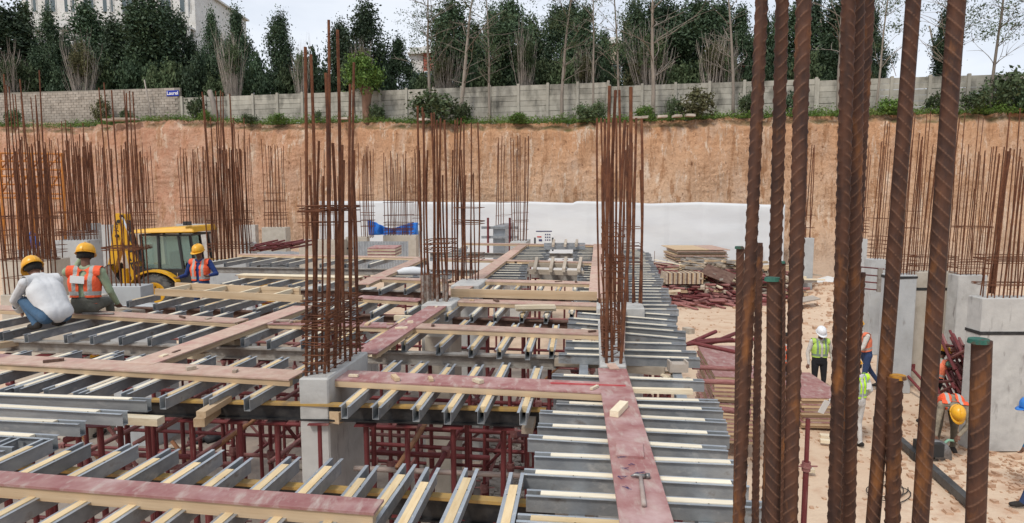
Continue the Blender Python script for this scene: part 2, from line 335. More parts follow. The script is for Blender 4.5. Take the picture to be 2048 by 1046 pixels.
def build_bank():
    rows = 120; v = []; f = []
    for (s_, P, zt) in BC:
        zt += .18*N.noise(Vector((s_*.9, 3, 0))) + .1*N.noise(Vector((s_*3.1, 9, 0)))
        for j in range(rows+1):
            t = j/rows; z = -.3 + (zt+.3)*t
            g = N.noise(Vector((s_*2.3, z*.22, 1)))*.22 + N.noise(Vector((s_*5.5, z*.35, 7)))*.15 + N.noise(Vector((s_*11, z*.9, 17)))*.10 + N.noise(Vector((s_*4, z*4, 27)))*.09
            big = N.noise(Vector((s_*.16, z*.12, 5)))*1.0 + N.noise(Vector((s_*.45, z*.4, 15)))*.35
            foot = -1.5*(1-smooth(0, .22, t))**2
            lean = 1.3*t
            lip = .5*smooth(.93, 1, t)*(1+N.noise(Vector((s_*1.7, z, 2))))
            off = lean + g + big*min(1, 3*(1-t)+.25) + foot + lip
            Q = P + bnor*off; v.append((Q.x, Q.y, z))
    m = rows+1
    for i in range(len(BC)-1):
        for j in range(rows): f.append((i*m+j, (i+1)*m+j, (i+1)*m+j+1, i*m+j+1))
    # top: continue from the lip back over the plateau
    b = len(v); k = len(BC)
    back = [1.0, 3.2, 8, 20, 60, 200, 600]
    for q, d in enumerate(back):
        for i, (s_, P, zt) in enumerate(BC):
            lipv = v[i*m+rows]; Q = Vector((lipv[0], lipv[1], 0)) + bnor*d
            sc = 1 + d/60.0
            mid = (BC[0][1]+BC[-1][1])/2; Q = Q + bdir*((s_-BC[k//2][0])*(sc-1))
            z = lipv[2]*(1 if q < 3 else 1) + .12*N.noise(Vector((Q.x*.5, Q.y*.5, 0))) + (.1 if q else .03)
            v.append((Q.x, Q.y, z))
    for i in range(k-1): f.append((i*m+rows, (i+1)*m+rows, b+i+1, b+i))
    for q in range(len(back)-1):
        for i in range(k-1): f.append((b+q*k+i, b+q*k+i+1, b+(q+1)*k+i+1, b+(q+1)*k+i))
    me = bpy.data.meshes.new('bank'); me.from_pydata(v, [], f)
    mt = bpy.data.materials.new('bank_soil'); mt.use_nodes = True; nt = mt.node_tree; n = nt.nodes; L = nt.links.new; bs = n['Principled BSDF']
    bs.inputs['Roughness'].default_value = .95; bs.inputs['Specular IOR Level'].default_value = .1
    g = n.new('ShaderNodeNewGeometry'); sp = n.new('ShaderNodeSeparateXYZ'); L(g.outputs['Position'], sp.inputs[0])
    def nz(sc, st=(1,1,1), d=6, ro=.6):
        mp = n.new('ShaderNodeMapping'); mp.inputs['Scale'].default_value = st; L(g.outputs['Position'], mp.inputs['Vector'])
        t = n.new('ShaderNodeTexNoise'); t.inputs['Scale'].default_value = sc; t.inputs['Detail'].default_value = d; t.inputs['Roughness'].default_value = ro
        L(mp.outputs[0], t.inputs['Vector']); return t.outputs['Fac']
    def rr(src, a, b_, lo=0, hi=1):
        r = n.new('ShaderNodeMapRange'); r.inputs[1].default_value = a; r.inputs[2].default_value = b_; r.inputs[3].default_value = lo; r.inputs[4].default_value = hi
        L(src, r.inputs[0]); return r.outputs[0]
    def mx(f_, a, b_):
        x = n.new('ShaderNodeMix'); x.data_type = 'RGBA'; L(f_, x.inputs[0])
        for v_, i in ((a, 6), (b_, 7)):
            if isinstance(v_, tuple): x.inputs[i].default_value = (*v_, 1)
            else: L(v_, x.inputs[i])
        return x.outputs[2]
    def ma(op, a, b_):
        x = n.new('ShaderNodeMath'); x.operation = op
        for v_, i in ((a, 0), (b_, 1)):
            if isinstance(v_, (int, float)): x.inputs[i].default_value = v_
            else: L(v_, x.inputs[i])
        return x.outputs[0]
    zz = ma('ADD', sp.outputs['Z'], rr(nz(.35, (1,1,.5)), 0, 1, -2.6, 2.6))
    col = mx(rr(zz, 4.5, 10.5), (.68,.455,.30), (.60,.32,.17))
    col = mx(rr(nz(1.0, (1,1,.35)), .5, .72), col, (.66,.47,.34))
    col = mx(rr(sp.outputs['X'], -6, -26), col, mx(rr(nz(.8), .4, .6), (.58,.31,.20), (.64,.40,.28)))
    col = mx(rr(nz(1.9, (1,1,.11), 9, .78), .51, .60), col, (.44,.24,.13))          # claw grooves
    col = mx(rr(nz(3.6, (1,1,.5), 9, .8), .58, .63), col, (.24,.115,.06))
    col = mx(rr(nz(2.2, (1,1,.16), 9, .8), .54, .62), col, (.76,.60,.46))
    col = mx(rr(zz, 3.4, 1.2), col, (.60,.44,.32))
    # top soil and grass where the ground lies flat
    sn = n.new('ShaderNodeSeparateXYZ'); L(g.outputs['Normal'], sn.inputs[0])
    soil = mx(rr(nz(.7), .4, .62), (.33,.2,.12), (.1,.12,.04))
    flat = ma('MULTIPLY', rr(sn.outputs['Z'], .6, .85), rr(sp.outputs['Z'], 8.8, 9.3))
    flat_ = flat
    col = mx(flat, col, soil)
    L(col, bs.inputs['Base Color'])
    bp = n.new('ShaderNodeBump'); bp.inputs['Strength'].default_value = 1; bp.inputs['Distance'].default_value = .22
    L(ma('ADD', nz(2.8, (1,1,.22), 8, .7), nz(7, (1,1,.6), 6, .7)), bp.inputs['Height']); L(bp.outputs[0], bs.inputs['Normal'])
    me.materials.append(mt); MT['bank_soil'] = mt
    me.polygons.foreach_set('use_smooth', [True]*len(f)); me.update()
    o = bpy.data.objects.new('earth_bank', me); C.objects.link(o); structure(o)
build_bank()
def ground_h(x, y):
    h = .05*N.noise(Vector((x*.35, y*.35, 0))) + .03*N.noise(Vector((x*1.3, y*1.3, 4)))
    h += .93*math.exp(-(((x+13.5)/7)**2 + ((y-24)/5)**2)**2)
    h += .7*math.exp(-(((x-16.5)/4)**2 + ((y-30)/4)**2)) * (1+.5*N.noise(Vector((x, y, 0))))
    if -9.4 < x < 3.4 and 0 < y < 20: h = -.02
    return h
def build_ground():
    xs = list(np.concatenate([[-900,-300,-120,-70], np.arange(-46, 46.1, .4), [70,120,300,900]]))
    ys = list(np.concatenate([[-900,-300,-100,-40,-20], np.arange(-8, 60.1, .4), [90,200,900]]))
    v = []; f = []
    for y in ys:
        for x in xs: v.append((x, y, ground_h(x, y) if abs(x) < 47 and -9 < y < 61 else 0))
    m = len(xs)
    for j in range(len(ys)-1):
        for i in range(m-1): f.append((j*m+i, j*m+i+1, (j+1)*m+i+1, (j+1)*m+i))
    me = bpy.data.meshes.new('ground'); me.from_pydata(v, [], f)
    mt = mat('dirt', (.56,.41,.29), (.62,.48,.35), .5, .95, 0, .5, 9, c3=(.48,.31,.21), s3=1.7, p3=(.5,.72), coord='World', spec=.1, bdist=.05)
    me.materials.append(mt); me.polygons.foreach_set('use_smooth', [True]*len(f)); me.update()
    o = bpy.data.objects.new('ground', me); C.objects.link(o); structure(o)
    mat('screed', (.29,.245,.205), (.2,.165,.14), 1.3, .95, 0, .5, 12, c3=(.42,.33,.26), s3=.6, p3=(.5,.7), coord='World', spec=.15)
    structure(MB().box(-9.2, 3.2, 1, 19.5, -.3, .03).build('concrete_floor', 'screed'))
    # gravel trench beside the near column row
    m_ = MB()
    for _ in range(1500):
        p = atz(1010 + U(-22, 22), 0+U(850, 1010), .03); p.x += U(-.25, .25)
        r = U(.02, .05); m_.quadbox([(p.x+sx*r*U(.6,1.2), p.y+sy*r*U(.6,1.2), .02+zz*r*1.4) for zz in (0,1) for sx, sy in ((-1,-1),(1,-1),(1,1),(-1,1))])
    tag(m_.build('gravel', 'stone'), 'line of grey gravel on the floor under the formwork deck', 'gravel', kind='stuff')
    m_ = MB()
    for _ in range(5200):
        k = rnd()
        if k < .3: x, y = random.gauss(16.0, 2.4), random.gauss(29.5, 3.2)
        elif k < .5: x, y = random.gauss(8.6, 1.2), random.gauss(11.5, 2)
        elif k < .62: P = BL[0] + bdir*U(0, 89); x, y = P.x, P.y-1.8-abs(random.gauss(0, .8))
        else: x, y = U(3.6, 20), U(8, 34)
        r = abs(random.gauss(0, .022))+.008
        if k < .3: r *= 1.7
        z = ground_h(x, y)-.3*r
        m_.quadbox([(x+sx*r*U(.6,1.2), y+sy*r*U(.6,1.2), z+zz*r*U(.9,1.4)) for zz in (0,1) for sx, sy in ((-1,-1),(1,-1),(1,1),(-1,1))])
    tag(m_.build('rubble', 'dirt_clod'), 'scattered clods and stones on the orange dirt', 'rubble', kind='stuff')
build_ground()
# ------------------------------------------------------------ compound wall on top of the bank
def bankpt(px, back, z=None):
    D = bank_hit(px); d = ray(px, 395); P = Vector((d.x/d.y*D, D, 0))
    s_ = (P-BL[0]).dot(bdir); return BL[0] + bdir*s_ + bnor*back
WB = 3.4   # wall stands this far behind the bank's foot line
def wpt(px):      # point of the wall line seen at pixel column px
    d = ray(px, 395); d = Vector((d.x/d.y, 1, 0)); D = (bnor.dot(BL[0])+WB)/bnor.dot(d); return d*D
def wz(px, py): return CZ + (395-py)*wpt(px).y/F
def build_wall():
    t = thing('block_wall', 'grey concrete block wall at the left, above the orange bank', 'wall', wpt(180) + Vector((0,0,wz(180,242))))
    a = wpt(-150); b = wpt(372); L = (b-a).length; n = int(L/.5); ztop = wz(180, 189)
    k = 0; stuff = MB()
    base = MB().box(0, 1, -.06, .06, 0, 1)
    me = MB().box(-.235, .235, -.12, .12, -.095, .095).mesh('block', 'block')
    ang = math.atan2(bdir.y, bdir.x)
    mo = MB(); mo.bar(a + Vector((0,0,ztop-1.35)), b + Vector((0,0,ztop-1.6)), .17, 3.2); mo.build('mortar', 'mortar', t)
    vis = 0
    for r in range(12):
        for i in range(n):
            s_ = (i+.5*(r%2)+.25)*.5; 
            if s_ > L-.2: continue
            p = a + bdir*s_ + Vector((0,0,ztop-.1-.21*r)) + bnor*U(-.012, .012)
            if px_of(p) > -12 and r < 8 and vis < 296:
                o = bpy.data.objects.new('block', me); C.objects.link(o); o.parent = t; o.location = p - t.location; o.rotation_euler = (0, U(-.01,.01), ang); vis += 1
            else:
                c, s2 = bdir*.235, bnor*.12
                stuff.quadbox([p+x_*c+y_*s2+Vector((0,0,z_*.095)) for z_ in (-1,1) for x_, y_ in ((-1,-1),(1,-1),(1,1),(-1,1))])
    stuff.build('block_course', 'block', t)['kind'] = 'stuff'
    # precast panel wall, three stretches at three heights
    def panels(px0, px1, topy0, topy1, label, step=59.0, rows=5, h=.36):
        pa, pb = wpt(px0), wpt(px1); L = (pb-pa).length; nb = max(1, round(L/2.03)); zt = (wz(px0, topy0)+wz(px1, topy1))/2
        t = thing('panel_wall', label, 'wall', pa + Vector((0,0,zt-1.9)))
        pw = L/nb
        pm = MB().box(-.5, .5, -.035, .035, -.5, .5).mesh('panel', 'fence')
        post = MB().box(-.09, .09, -.1, .1, -1.75, 1.07).box(-.07, .07, -.08, .08, 1.07, 1.1).mesh('post', 'fence_post')
        for i in range(nb+1):
            p = pa + bdir*(pw*i) + Vector((0,0,zt-1.0)); o = bpy.data.objects.new('post', post); C.objects.link(o); o.parent = t
            o.location = p - t.location; o.rotation_euler = (U(-.02,.02), U(-.015,.015), ang)
            if i == nb: break
            for r in range(rows+3):
                if r == 0 and rnd() < .04: continue
                p = pa + bdir*(pw*(i+.5)) + Vector((0,0,zt-h*(r+.5)+U(-.008,.008))) + bnor*U(.02,.05)
                o = bpy.data.objects.new('panel', pm); C.objects.link(o); o.parent = t; o.location = p - t.location
                o.scale = (pw-.05, 1, h-.018); o.rotation_euler = (U(-.015,.015), U(-.007,.007), ang)
    panels(374, 1213, 186, 187, 'stretch of grey precast panel wall behind the tree stump')
    panels(1216, 1622, 172, 171, 'middle stretch of grey precast panel wall, one step higher')
    panels(1625, 2330, 157, 155, 'right stretch of grey precast panel wall, highest step')
    # name plate
    p0 = wpt(347); p1 = wpt(371); z0, z1 = wz(358, 198), wz(358, 187); off = -bnor*.16
    sg = thing('name_plate', 'blue name plate with white letters on the block wall', 'sign', p0 + Vector((0,0,z0)) + off)
    m_ = MB(); m_.bar(p0 + Vector((0,0,(z0+z1)/2)) + off, p1 + Vector((0,0,(z0+z1)/2)) + off, .03, z1-z0); m_.build('plate', 'sign_blue', sg)
    text(sg, 'lettering', 'Laurel', (p0+p1)/2 + Vector((0,0,(z0+z1)/2)) - bnor*.185, (z1-z0)*.85, 'sign_white', math.atan2(bdir.y, bdir.x), (p1-p0).length*.9)
def text(parent, name, s, p, size, m_, rz, fit=None, rx=math.pi/2, ry=0, sp=1, flip=False):
    cu = bpy.data.curves.new(name, 'FONT'); cu.body = s; cu.size = size; cu.align_x = 'CENTER'; cu.align_y = 'CENTER'; cu.extrude = .002; cu.offset = size*.015; cu.space_line = .8
    o = bpy.data.objects.new('tmp_text', cu); C.objects.link(o)
    dg = bpy.context.evaluated_depsgraph_get(); me = bpy.data.meshes.new_from_object(o.evaluated_get(dg)); bpy.data.objects.remove(o)
    me.materials.clear(); me.materials.append(MT[m_])
    a = np.zeros(len(me.vertices)*3); me.vertices.foreach_get('co', a); w = a[0::3].max()-a[0::3].min()
    q = bpy.data.objects.new(name, me); C.objects.link(q)
    if parent: q.parent = parent; q.location = Vector(p) - parent.location
    else: q.location = p
    q.rotation_euler = (rx, ry, rz)
    if fit: q.scale = (fit/w, 1, 1)
    return q
build_wall()
# ------------------------------------------------------------ vegetation
def leafmesh(name, pts, size, m_, aspect=.55):
    """one small kite-shaped leaf per point, random attitude"""
    n = len(pts); a = RNG.normal(size=(n,3)); a /= np.linalg.norm(a, axis=1)[:,None]
    b = np.cross(a, RNG.normal(size=(n,3))); b /= np.linalg.norm(b, axis=1)[:,None]
    s = size*(RNG.uniform(.6, 1.4, n))[:,None]
    V = np.empty((n,4,3)); V[:,0] = pts-a*s; V[:,1] = pts+b*s*aspect; V[:,2] = pts+a*s; V[:,3] = pts-b*s*aspect
    me = bpy.data.meshes.new(name); me.vertices.add(n*4); me.vertices.foreach_set('co', V.reshape(-1).astype('f'))
    me.loops.add(n*4); me.loops.foreach_set('vertex_index', np.arange(n*4, dtype='i'))
    me.polygons.add(n); me.polygons.foreach_set('loop_start', np.arange(0, n*4, 4, dtype='i')); me.polygons.foreach_set('loop_total', np.full(n, 4, dtype='i'))
    me.materials.append(MT[m_]); me.update(calc_edges=True); return me
def column_crown(seed, n=9000, h=10.0, r=1.7, irregular=.35):
    """tall dense column, unit in metres, foot at 0"""
    rs = np.random.RandomState(seed); k = 130
    zc = rs.uniform(.02, 1, k); prof = np.minimum(1, zc*5)**.5*np.clip((1.03-zc)*2.6, .12, 1)**.7
    an = rs.uniform(0, 6.283, k); rad = r*prof*rs.uniform(.35, .9, k)*(1+irregular*np.sin(zc*9+seed))
    cc = np.stack([np.cos(an)*rad, np.sin(an)*rad, zc*h], 1)
    idx = rs.randint(0, k, n); sp = rs.uniform(.22, .5, k)
    d = rs.normal(size=(n,3))*sp[idx][:,None]*np.array([1,1,1.5])
    return cc[idx]+d
CR = [leafmesh('crown', column_crown(s, 21000, 10, 1.75+.15*s, .35+.12*s), .118, 'foliage_dark') for s in range(4)]
def trunk_mesh(h=9, r=.13, m_='bark', seed=1, br=6, z0=2.5, spread=1.2):
    rs = random.Random(seed); m_b = MB()
    def crooked(p, d, L, r0, r1, n=5, j=.12):
        pts = [p]; rr = [r0]
        for i in range(n):
            d = (d + Vector((rs.uniform(-j,j), rs.uniform(-j,j), rs.uniform(-j,j)*.5))).normalized(); p = p + d*(L/n); pts.append(p); rr.append(r0+(r1-r0)*(i+1)/n)
        m_b.path(pts, rr, 6); return pts
    pts = crooked(Vector((0,0,-.3)), Vector((0,0,1)), h, r, r*.3, 9, .05)
    for i in range(br):
        k = rs.uniform(z0/h, .95); q = pts[int(k*9)]; a = rs.uniform(0, 6.28)
        p2 = crooked(q, Vector((math.cos(a), math.sin(a), rs.uniform(.4, 1.3))).normalized(), spread*rs.uniform(.6, 1.3), r*.22, r*.06, 5, .25)
        for _ in range(3):
            a += rs.uniform(-1, 1); crooked(rs.choice(p2[2:]), Vector((math.cos(a), math.sin(a), rs.uniform(.2, 1))).normalized(), spread*.5, r*.12, r*.04, 3, .3)
    return m_b.mesh('trunk', m_, True)
CM = [leafmesh('crown', column_crown(s+9, 15000, 10, 1.9, .6), .12, 'foliage_mid') for s in range(2)]
TK = trunk_mesh(9.3, .16, 'bark', 3, 5)
plateau = lambda px: top_z(min(2500, max(-400, px)))
def tree_at(px, back, name, label, cat='tree', group=None):
    d = ray(px, 395); d = Vector((d.x/d.y, 1, 0)); D = (bnor.dot(BL[0])+back)/bnor.dot(d); P = d*D
    return thing(name, label, cat, Vector((P.x, P.y, plateau(px))), group), D
def addchild(name, me, parent, loc=(0,0,0), sc=(1,1,1), rz=0):
    o = bpy.data.objects.new(name, me); C.objects.link(o); o.parent = parent; o.location = loc; o.scale = sc; o.rotation_euler = (0,0,rz); return o
# columnar evergreens behind the wall: px, back, width px, top y
cols = [(-60,9,120,30,'cut by the left picture edge'),(28,8,120,28,'leftmost in view'),(121,8,56,34,'slender, before the white apartments'),(248,9,80,48,'behind the block wall'),(318,8,118,14,'broadest, above the blue name plate'),(376,11,50,40,'narrow, right of the broadest one'),
 (438,10,44,40,'left of the bare grey shoots'),(488,9,58,30,'right of the bare grey shoots'),(572,8,60,44,'freestanding against the sky'),(690,9,58,58,'left of the tree stump'),(738,8,92,24,'dense, behind the leafy stump'),(801,9,58,84,'with a thin pointed top'),
 (905,8,104,18,'behind the two grey trunks'),(1020,8,92,16,'behind the wall middle'),(1110,11,80,30,'behind the crooked trunk'),(1165,9,78,24,'left of the beige house'),(1262,10,70,20,'right of the beige house'),(1385,8,110,14,'darkest, behind the wall step'),
 (1325,10,90,20,'half hidden by a bare bush'),(1468,11,70,26,'left of the near rebars'),(1512,11,50,44,'seen between near rebars'),(1575,10,78,26,'behind two near rebars'),(1655,9,90,20,'behind the tallest near rebars'),(1728,10,46,30,'narrow, beside open sky'),(1872,10,56,34,'isolated, in the open sky at right'),
 (70,11,80,14,'half hidden at the far left'),(196,12,100,22,'in front of the white apartments, right part'),(285,12,70,30,'squeezed between two dark ones at left'),(352,12,60,26,'thin one behind the blue name plate'),(950,13,60,52,'low one between the grey trunks'),(984,12,60,34,'behind the slim straight trunk'),(1062,12,70,40,'behind the fan-shaped bare bush'),(1140,12,70,22,'left of the thinnest trunk'),(1205,13,46,70,'short one under the beige house'),(1300,12,80,18,'behind the stout trunk'),(1345,13,70,26,'filling the gap at the wall step'),(1432,12,80,20,'behind the pale leaning trunk'),(1545,13,60,30,'second one seen between near rebars'),(1612,12,70,16,'behind the third near rebar'),(1692,12,60,22,'behind the double near rebar')]
for i, (px, back, w, ty, lb) in enumerate(cols):
    t, D = tree_at(px, back, 'evergreen_tree', 'columnar dark evergreen tree ' + lb, 'tree', 'columnar evergreens behind the wall')
    H = CZ + (395-ty)*D/F - t.location.z; wm = w*D/F
    addchild('crown', CM[i % 2] if i > 24 and i % 2 else CR[i % 4], t, (0,0,.5), (wm/4.0, wm/4.0, (H-.5)/10.6), i*1.3); addchild('trunk', TK, t, (0,0,0), (1,1,H/10))
# lower hedge-like trees filling between, mid green
def blob_crown(seed, n, r, h, z0=0):
    rs = np.random.RandomState(seed); k = 46
    u = rs.normal(size=(k,3)); u /= np.linalg.norm(u, axis=1)[:,None]; u *= rs.uniform(.45, 1, k)[:,None]
    cc = u*np.array([r*.8, r*.8, h*.42]) + np.array([0,0,z0+h*.5]); idx = rs.randint(0, k, n)
    return cc[idx] + rs.normal(size=(n,3))*rs.uniform(.12, .3, k)[idx][:,None]*r*.6
BB = [leafmesh('crown', blob_crown(20+s, 5200, 2.0, 3.6), .115, m_) for s, m_ in enumerate(['foliage_mid','foliage_dark','foliage_olive'])]
bush = [(8,7,90,120,0),(62,6,80,130,0),(85,9,50,150,1),(140,6,60,150,1),(215,7,70,110,0),(285,6,70,120,1),(345,6,70,125,0),(405,6,60,118,1),(420,9,70,140,0),(455,6,60,150,0),(520,7,70,120,1),(545,6,60,150,1),(600,7,70,128,0),(630,7,60,110,1),(655,6,50,140,1),(715,6,60,120,0),(770,7,60,130,1),(838,7,50,160,1),(870,6,70,140,0),(950,7,60,130,1),(985,6,80,138,0),(1050,7,80,130,1),(1090,7,90,125,0),(1140,6,80,120,0),(1185,6,70,130,1),(1215,7,50,150,0),(1290,6,90,110,2),(1340,6,80,130,0),(1410,6,90,120,0),(1440,6,60,110,2),(1495,8,40,148,1),(1530,7,80,110,1),(1600,7,80,110,0),(1640,8,60,120,1),(1700,8,60,120,2),(1725,8,30,125,1)]
for i, (px, back, w, ty, k) in enumerate(bush):
    t, D = tree_at(px, back, 'bushy_tree', 'low bushy green tree behind the wall, %s from the left' % nth(i), 'tree', 'low bushy trees behind the wall')
    H = CZ + (395-ty)*D/F - t.location.z; wm = w*D/F
    addchild('crown', BB[k], t, (0,0,.2), (wm/3.6, wm/3.6, H/3.6), i*2.1)
# bare grey shoots rising from behind the wall
def shoots(seed, n=34, h=5.0, w=1.3):
    rs = random.Random(seed); m_b = MB()
    for _ in range(n):
        a = rs.uniform(0, 6.28); k = rs.uniform(.1, 1); p = Vector((math.cos(a)*.12, math.sin(a)*.12, 0)); d = Vector((math.cos(a)*w*k/h*1.5, math.sin(a)*w*k/h*1.5, 1)).normalized()
        pts = [p]; L = h*rs.uniform(.55, 1)
        for i in range(5):
            d = (d + Vector((rs.uniform(-.06,.06), rs.uniform(-.06,.06), .07))).normalized(); p = p + d*L/5; pts.append(p)
        m_b.path(pts, [.035,.03,.025,.018,.013,.007], 4)
        for _ in range(4):
            q = rs.choice(pts[2:]); e = (d + Vector((rs.uniform(-.5,.5), rs.uniform(-.5,.5), 0))).normalized(); m_b.path([q, q+e*.5, q+e*.8+Vector((0,0,.3))], [.012,.009,.004], 3)
    return m_b.mesh('shoots', 'bark_pale')
SH = [shoots(s, 34+8*s) for s in range(3)]
for i, (px, back, w, ty, lb) in enumerate([(45,4.6,80,120,'at the far left'),(180,4.6,80,95,'right of the slender evergreen'),(476,4.6,66,90,'between two evergreens, left of open sky'),(728,4.8,70,105,'above the leafy stump'),(612,4.8,50,110,'behind the tall rebars'),(892,4.7,74,120,'between the two grey trunks'),(1048,4.7,72,85,'fan-shaped, wall middle'),(1168,4.8,60,120,'beside the beige house'),(1297,4.7,110,75,'widest fan, at the wall step'),(1420,4.7,90,95,'left of the pale leaning trunk'),(1450,4.8,60,110,'beside the pale leaning trunk')]):
    t, D = tree_at(px, back, 'bare_bush', 'bare grey multi-stemmed bush ' + lb, 'bush', 'bare grey bushes behind the wall')
    H = CZ + (395-ty)*D/F - t.location.z; wm = w*D/F
    addchild('stems', SH[i % 3], t, (0,0,.3), (wm/3, wm/3, H/5), i*.9)
    addchild('leaves', BB[2] if i % 2 else BB[0], t, (0,0,H*.55), (wm/7, wm/7, H/8), i)
# thin-trunked trees standing on the lip in front of the wall
def feathery(seed, n, h):
    rs = np.random.RandomState(seed); k = 60; a = rs.uniform(0, 6.283, k); z = rs.uniform(.42, 1, k)*h; rad = rs.uniform(.3, 1.9, k)
    cc = np.stack([np.cos(a)*rad, np.sin(a)*rad, z+rad*.15], 1); idx = rs.randint(0, k, n)
    return cc[idx] + rs.normal(size=(n,3))*np.array([.3,.3,.14])
FE = [leafmesh('crown', feathery(60+s, 2400, 9.5), .075, 'foliage_mid', .35) for s in range(3)]
FT = [trunk_mesh(9.3, .11, 'bark', 30+s, 13, 3.2, 1.9) for s in range(4)]
for i, (px, w, fo, lb, lean) in enumerate([(862,8,1,'first thin grey trunk left of the wall middle',-.02),(918,11,0,'stoutest straight grey trunk before the wall',0),(980,6,1,'slim straight trunk right of the stoutest one',0),(1122,8,1,'branching trunk standing before the wall middle',.02),(1184,5,0,'thinnest straight trunk before the wall',.01),(1238,6,1,'slim trunk beside the beige house',0),(1303,10,0,'stout trunk in front of the wide bare bush',-.03),(1461,8,0,'pale trunk leaning right, before the wall',.03),(1669,11,0,'pale trunk between near rebars',.01),(1742,5,1,'thin trunk beside open sky',.02),(1884,9,1,'grey trunk behind a near rebar',.01),(1966,7,1,'dark trunk against the open sky',.02),(2038,8,1,'trunk at the right picture edge',.03)]):
    D = bank_hit(px); back = 2.4
    t, D = tree_at(px, back, 'thin_tree', 'thin tree, ' + lb, 'tree', 'thin trees on the edge of the bank')
    o = addchild('trunk', FT[i % 4], t, (0,0,0), (w*D/F/.22,)*2+(1,), i*2.2); o.rotation_euler.y = lean
    if fo: o = addchild('crown', FE[i % 3], t, (0,0,0), (1,1,1), i); o.rotation_euler.y = lean
# stump with regrowth, broken post-like trunk
t, D = tree_at(738, 2.2, 'tree_stump', 'thick reddish stump crowned with fresh bright green leaves', 'tree')
MB().path([(0,0,-.5),(0,0,.3),(-.05,0,1.2),(.0,0,1.9),(.1,0,2.5)], [.42,.34,.3,.36,.44], 12).path([(-.1,0,1.9),(-.35,0,2.5),(-.45,0,3.0)], [.25,.2,.12], 8).path([(.2,0,2.1),(.5,.1,2.7),(.6,.1,3.3)], [.2,.12,.06], 8).build('trunk', 'bark_red', t, True, (0,0,0))
for _ in range(5): pass
addchild('leaves', leafmesh('leaves', blob_crown(5, 2600, 1.7, 2.7), .11, 'foliage_bright'), t, (-.15,0,1.9), (1.05,1.05,1.05))
t, D = tree_at(437, 2.4, 'broken_trunk', 'broken leaning dead trunk before the panel wall', 'tree')
MB().path([(.15,0,-.4),(.1,0,.6),(-.1,0,1.6),(-.3,0,2.4)], [.3,.22,.2,.15], 9).path([(-.1,0,1.4),(-.45,0,2.3)], [.12,.07], 7).build('trunk', 'bark_pale', t, True, (0,0,0))
t, D = tree_at(308, 2.9, 'wooden_pole', 'thin leaning wooden pole against the block wall', 'pole')
MB().path([(.2,0,-.3),(0,0,1.5),(-.25,0,3.3)], [.06,.05,.045], 7).build('pole', 'bark_pale', t, True, (0,0,0))
# shrubs on the lip
SB = [leafmesh('leaves', blob_crown(80+s, 1500, .8, 1.2), .06, m_) for s, m_ in enumerate(['foliage_mid','foliage_bright','foliage_dark','foliage_olive'])]
shr = [(38,1.6,36,36,0,'beside the leftmost rebars'),(215,2.4,44,50,3,'against the block wall'),(262,1.8,26,28,0,'pale, right of the big wall shrub'),(400,2.2,44,50,0,'left of the broken trunk'),(420,1.2,30,22,1,'low, right of the name plate'),(505,1.2,40,20,0,'low, on the lip'),(560,1.3,50,22,1,'low, left of the tall rebars'),(640,1.4,20,26,0,'between tall rebars'),(757,2.2,40,40,0,'right of the stump'),(870,1.5,110,62,0,'biggest, left of the stoutest trunk'),(925,2.0,50,44,0,'behind the stoutest trunk'),(1040,1.6,50,24,1,'in the grass, wall middle'),(1170,1.6,60,38,0,'before the thinnest trunk'),(1195,1.8,40,44,0,'left of the central rebars'),(1290,1.8,50,34,1,'before the stout trunk'),(1345,1.9,40,48,0,'left of the olive shrub'),(1390,1.6,90,58,3,'olive and dry, on the wall step'),(1490,1.8,50,52,0,'left of near rebars'),(1580,1.8,50,50,2,'seen between two near rebars'),(1770,1.6,70,34,1,'bright, before the right wall'),(1865,1.8,50,44,0,'right of a near rebar'),(1940,1.6,70,50,0,'with yellowish tips'),(2012,2.0,110,90,0,'tallest, at the right edge'),(2040,1.4,60,60,2,'dark, at the right corner')]
for i, (px, back, w, h, k, lb) in enumerate(shr):
    t, D = tree_at(px, back, 'shrub', 'green shrub on the bank edge, ' + lb, 'shrub', 'shrubs along the bank edge')
    addchild('leaves', SB[k], t, (0,0,-.1), (w*D/F/1.6,)*2+(h*D/F/1.15,), i*1.7)
def grass_strip():
    P = []; n = 60000
    for _ in range(n):
        px = U(-40, 2100); back = U(1.1, 3.3); d = ray(px, 395); d = Vector((d.x/d.y, 1, 0)); D = (bnor.dot(BL[0])+back)/bnor.dot(d)
        k = N.noise(Vector((px*.02, back*2, 0))) + .4 + (.25 if px > 300 else .1)
        if rnd() > k: continue
        P.append((d.x*D, D, plateau(px)+U(-.05, .12+.55*max(0, k)*rnd())))
    o = bpy.data.objects.new('grass', leafmesh('grass', np.array(P), .085, 'grass', .3)); C.objects.link(o)
    tag(o, 'strip of weeds and grass along the top edge of the bank', 'grass', kind='stuff')
grass_strip()
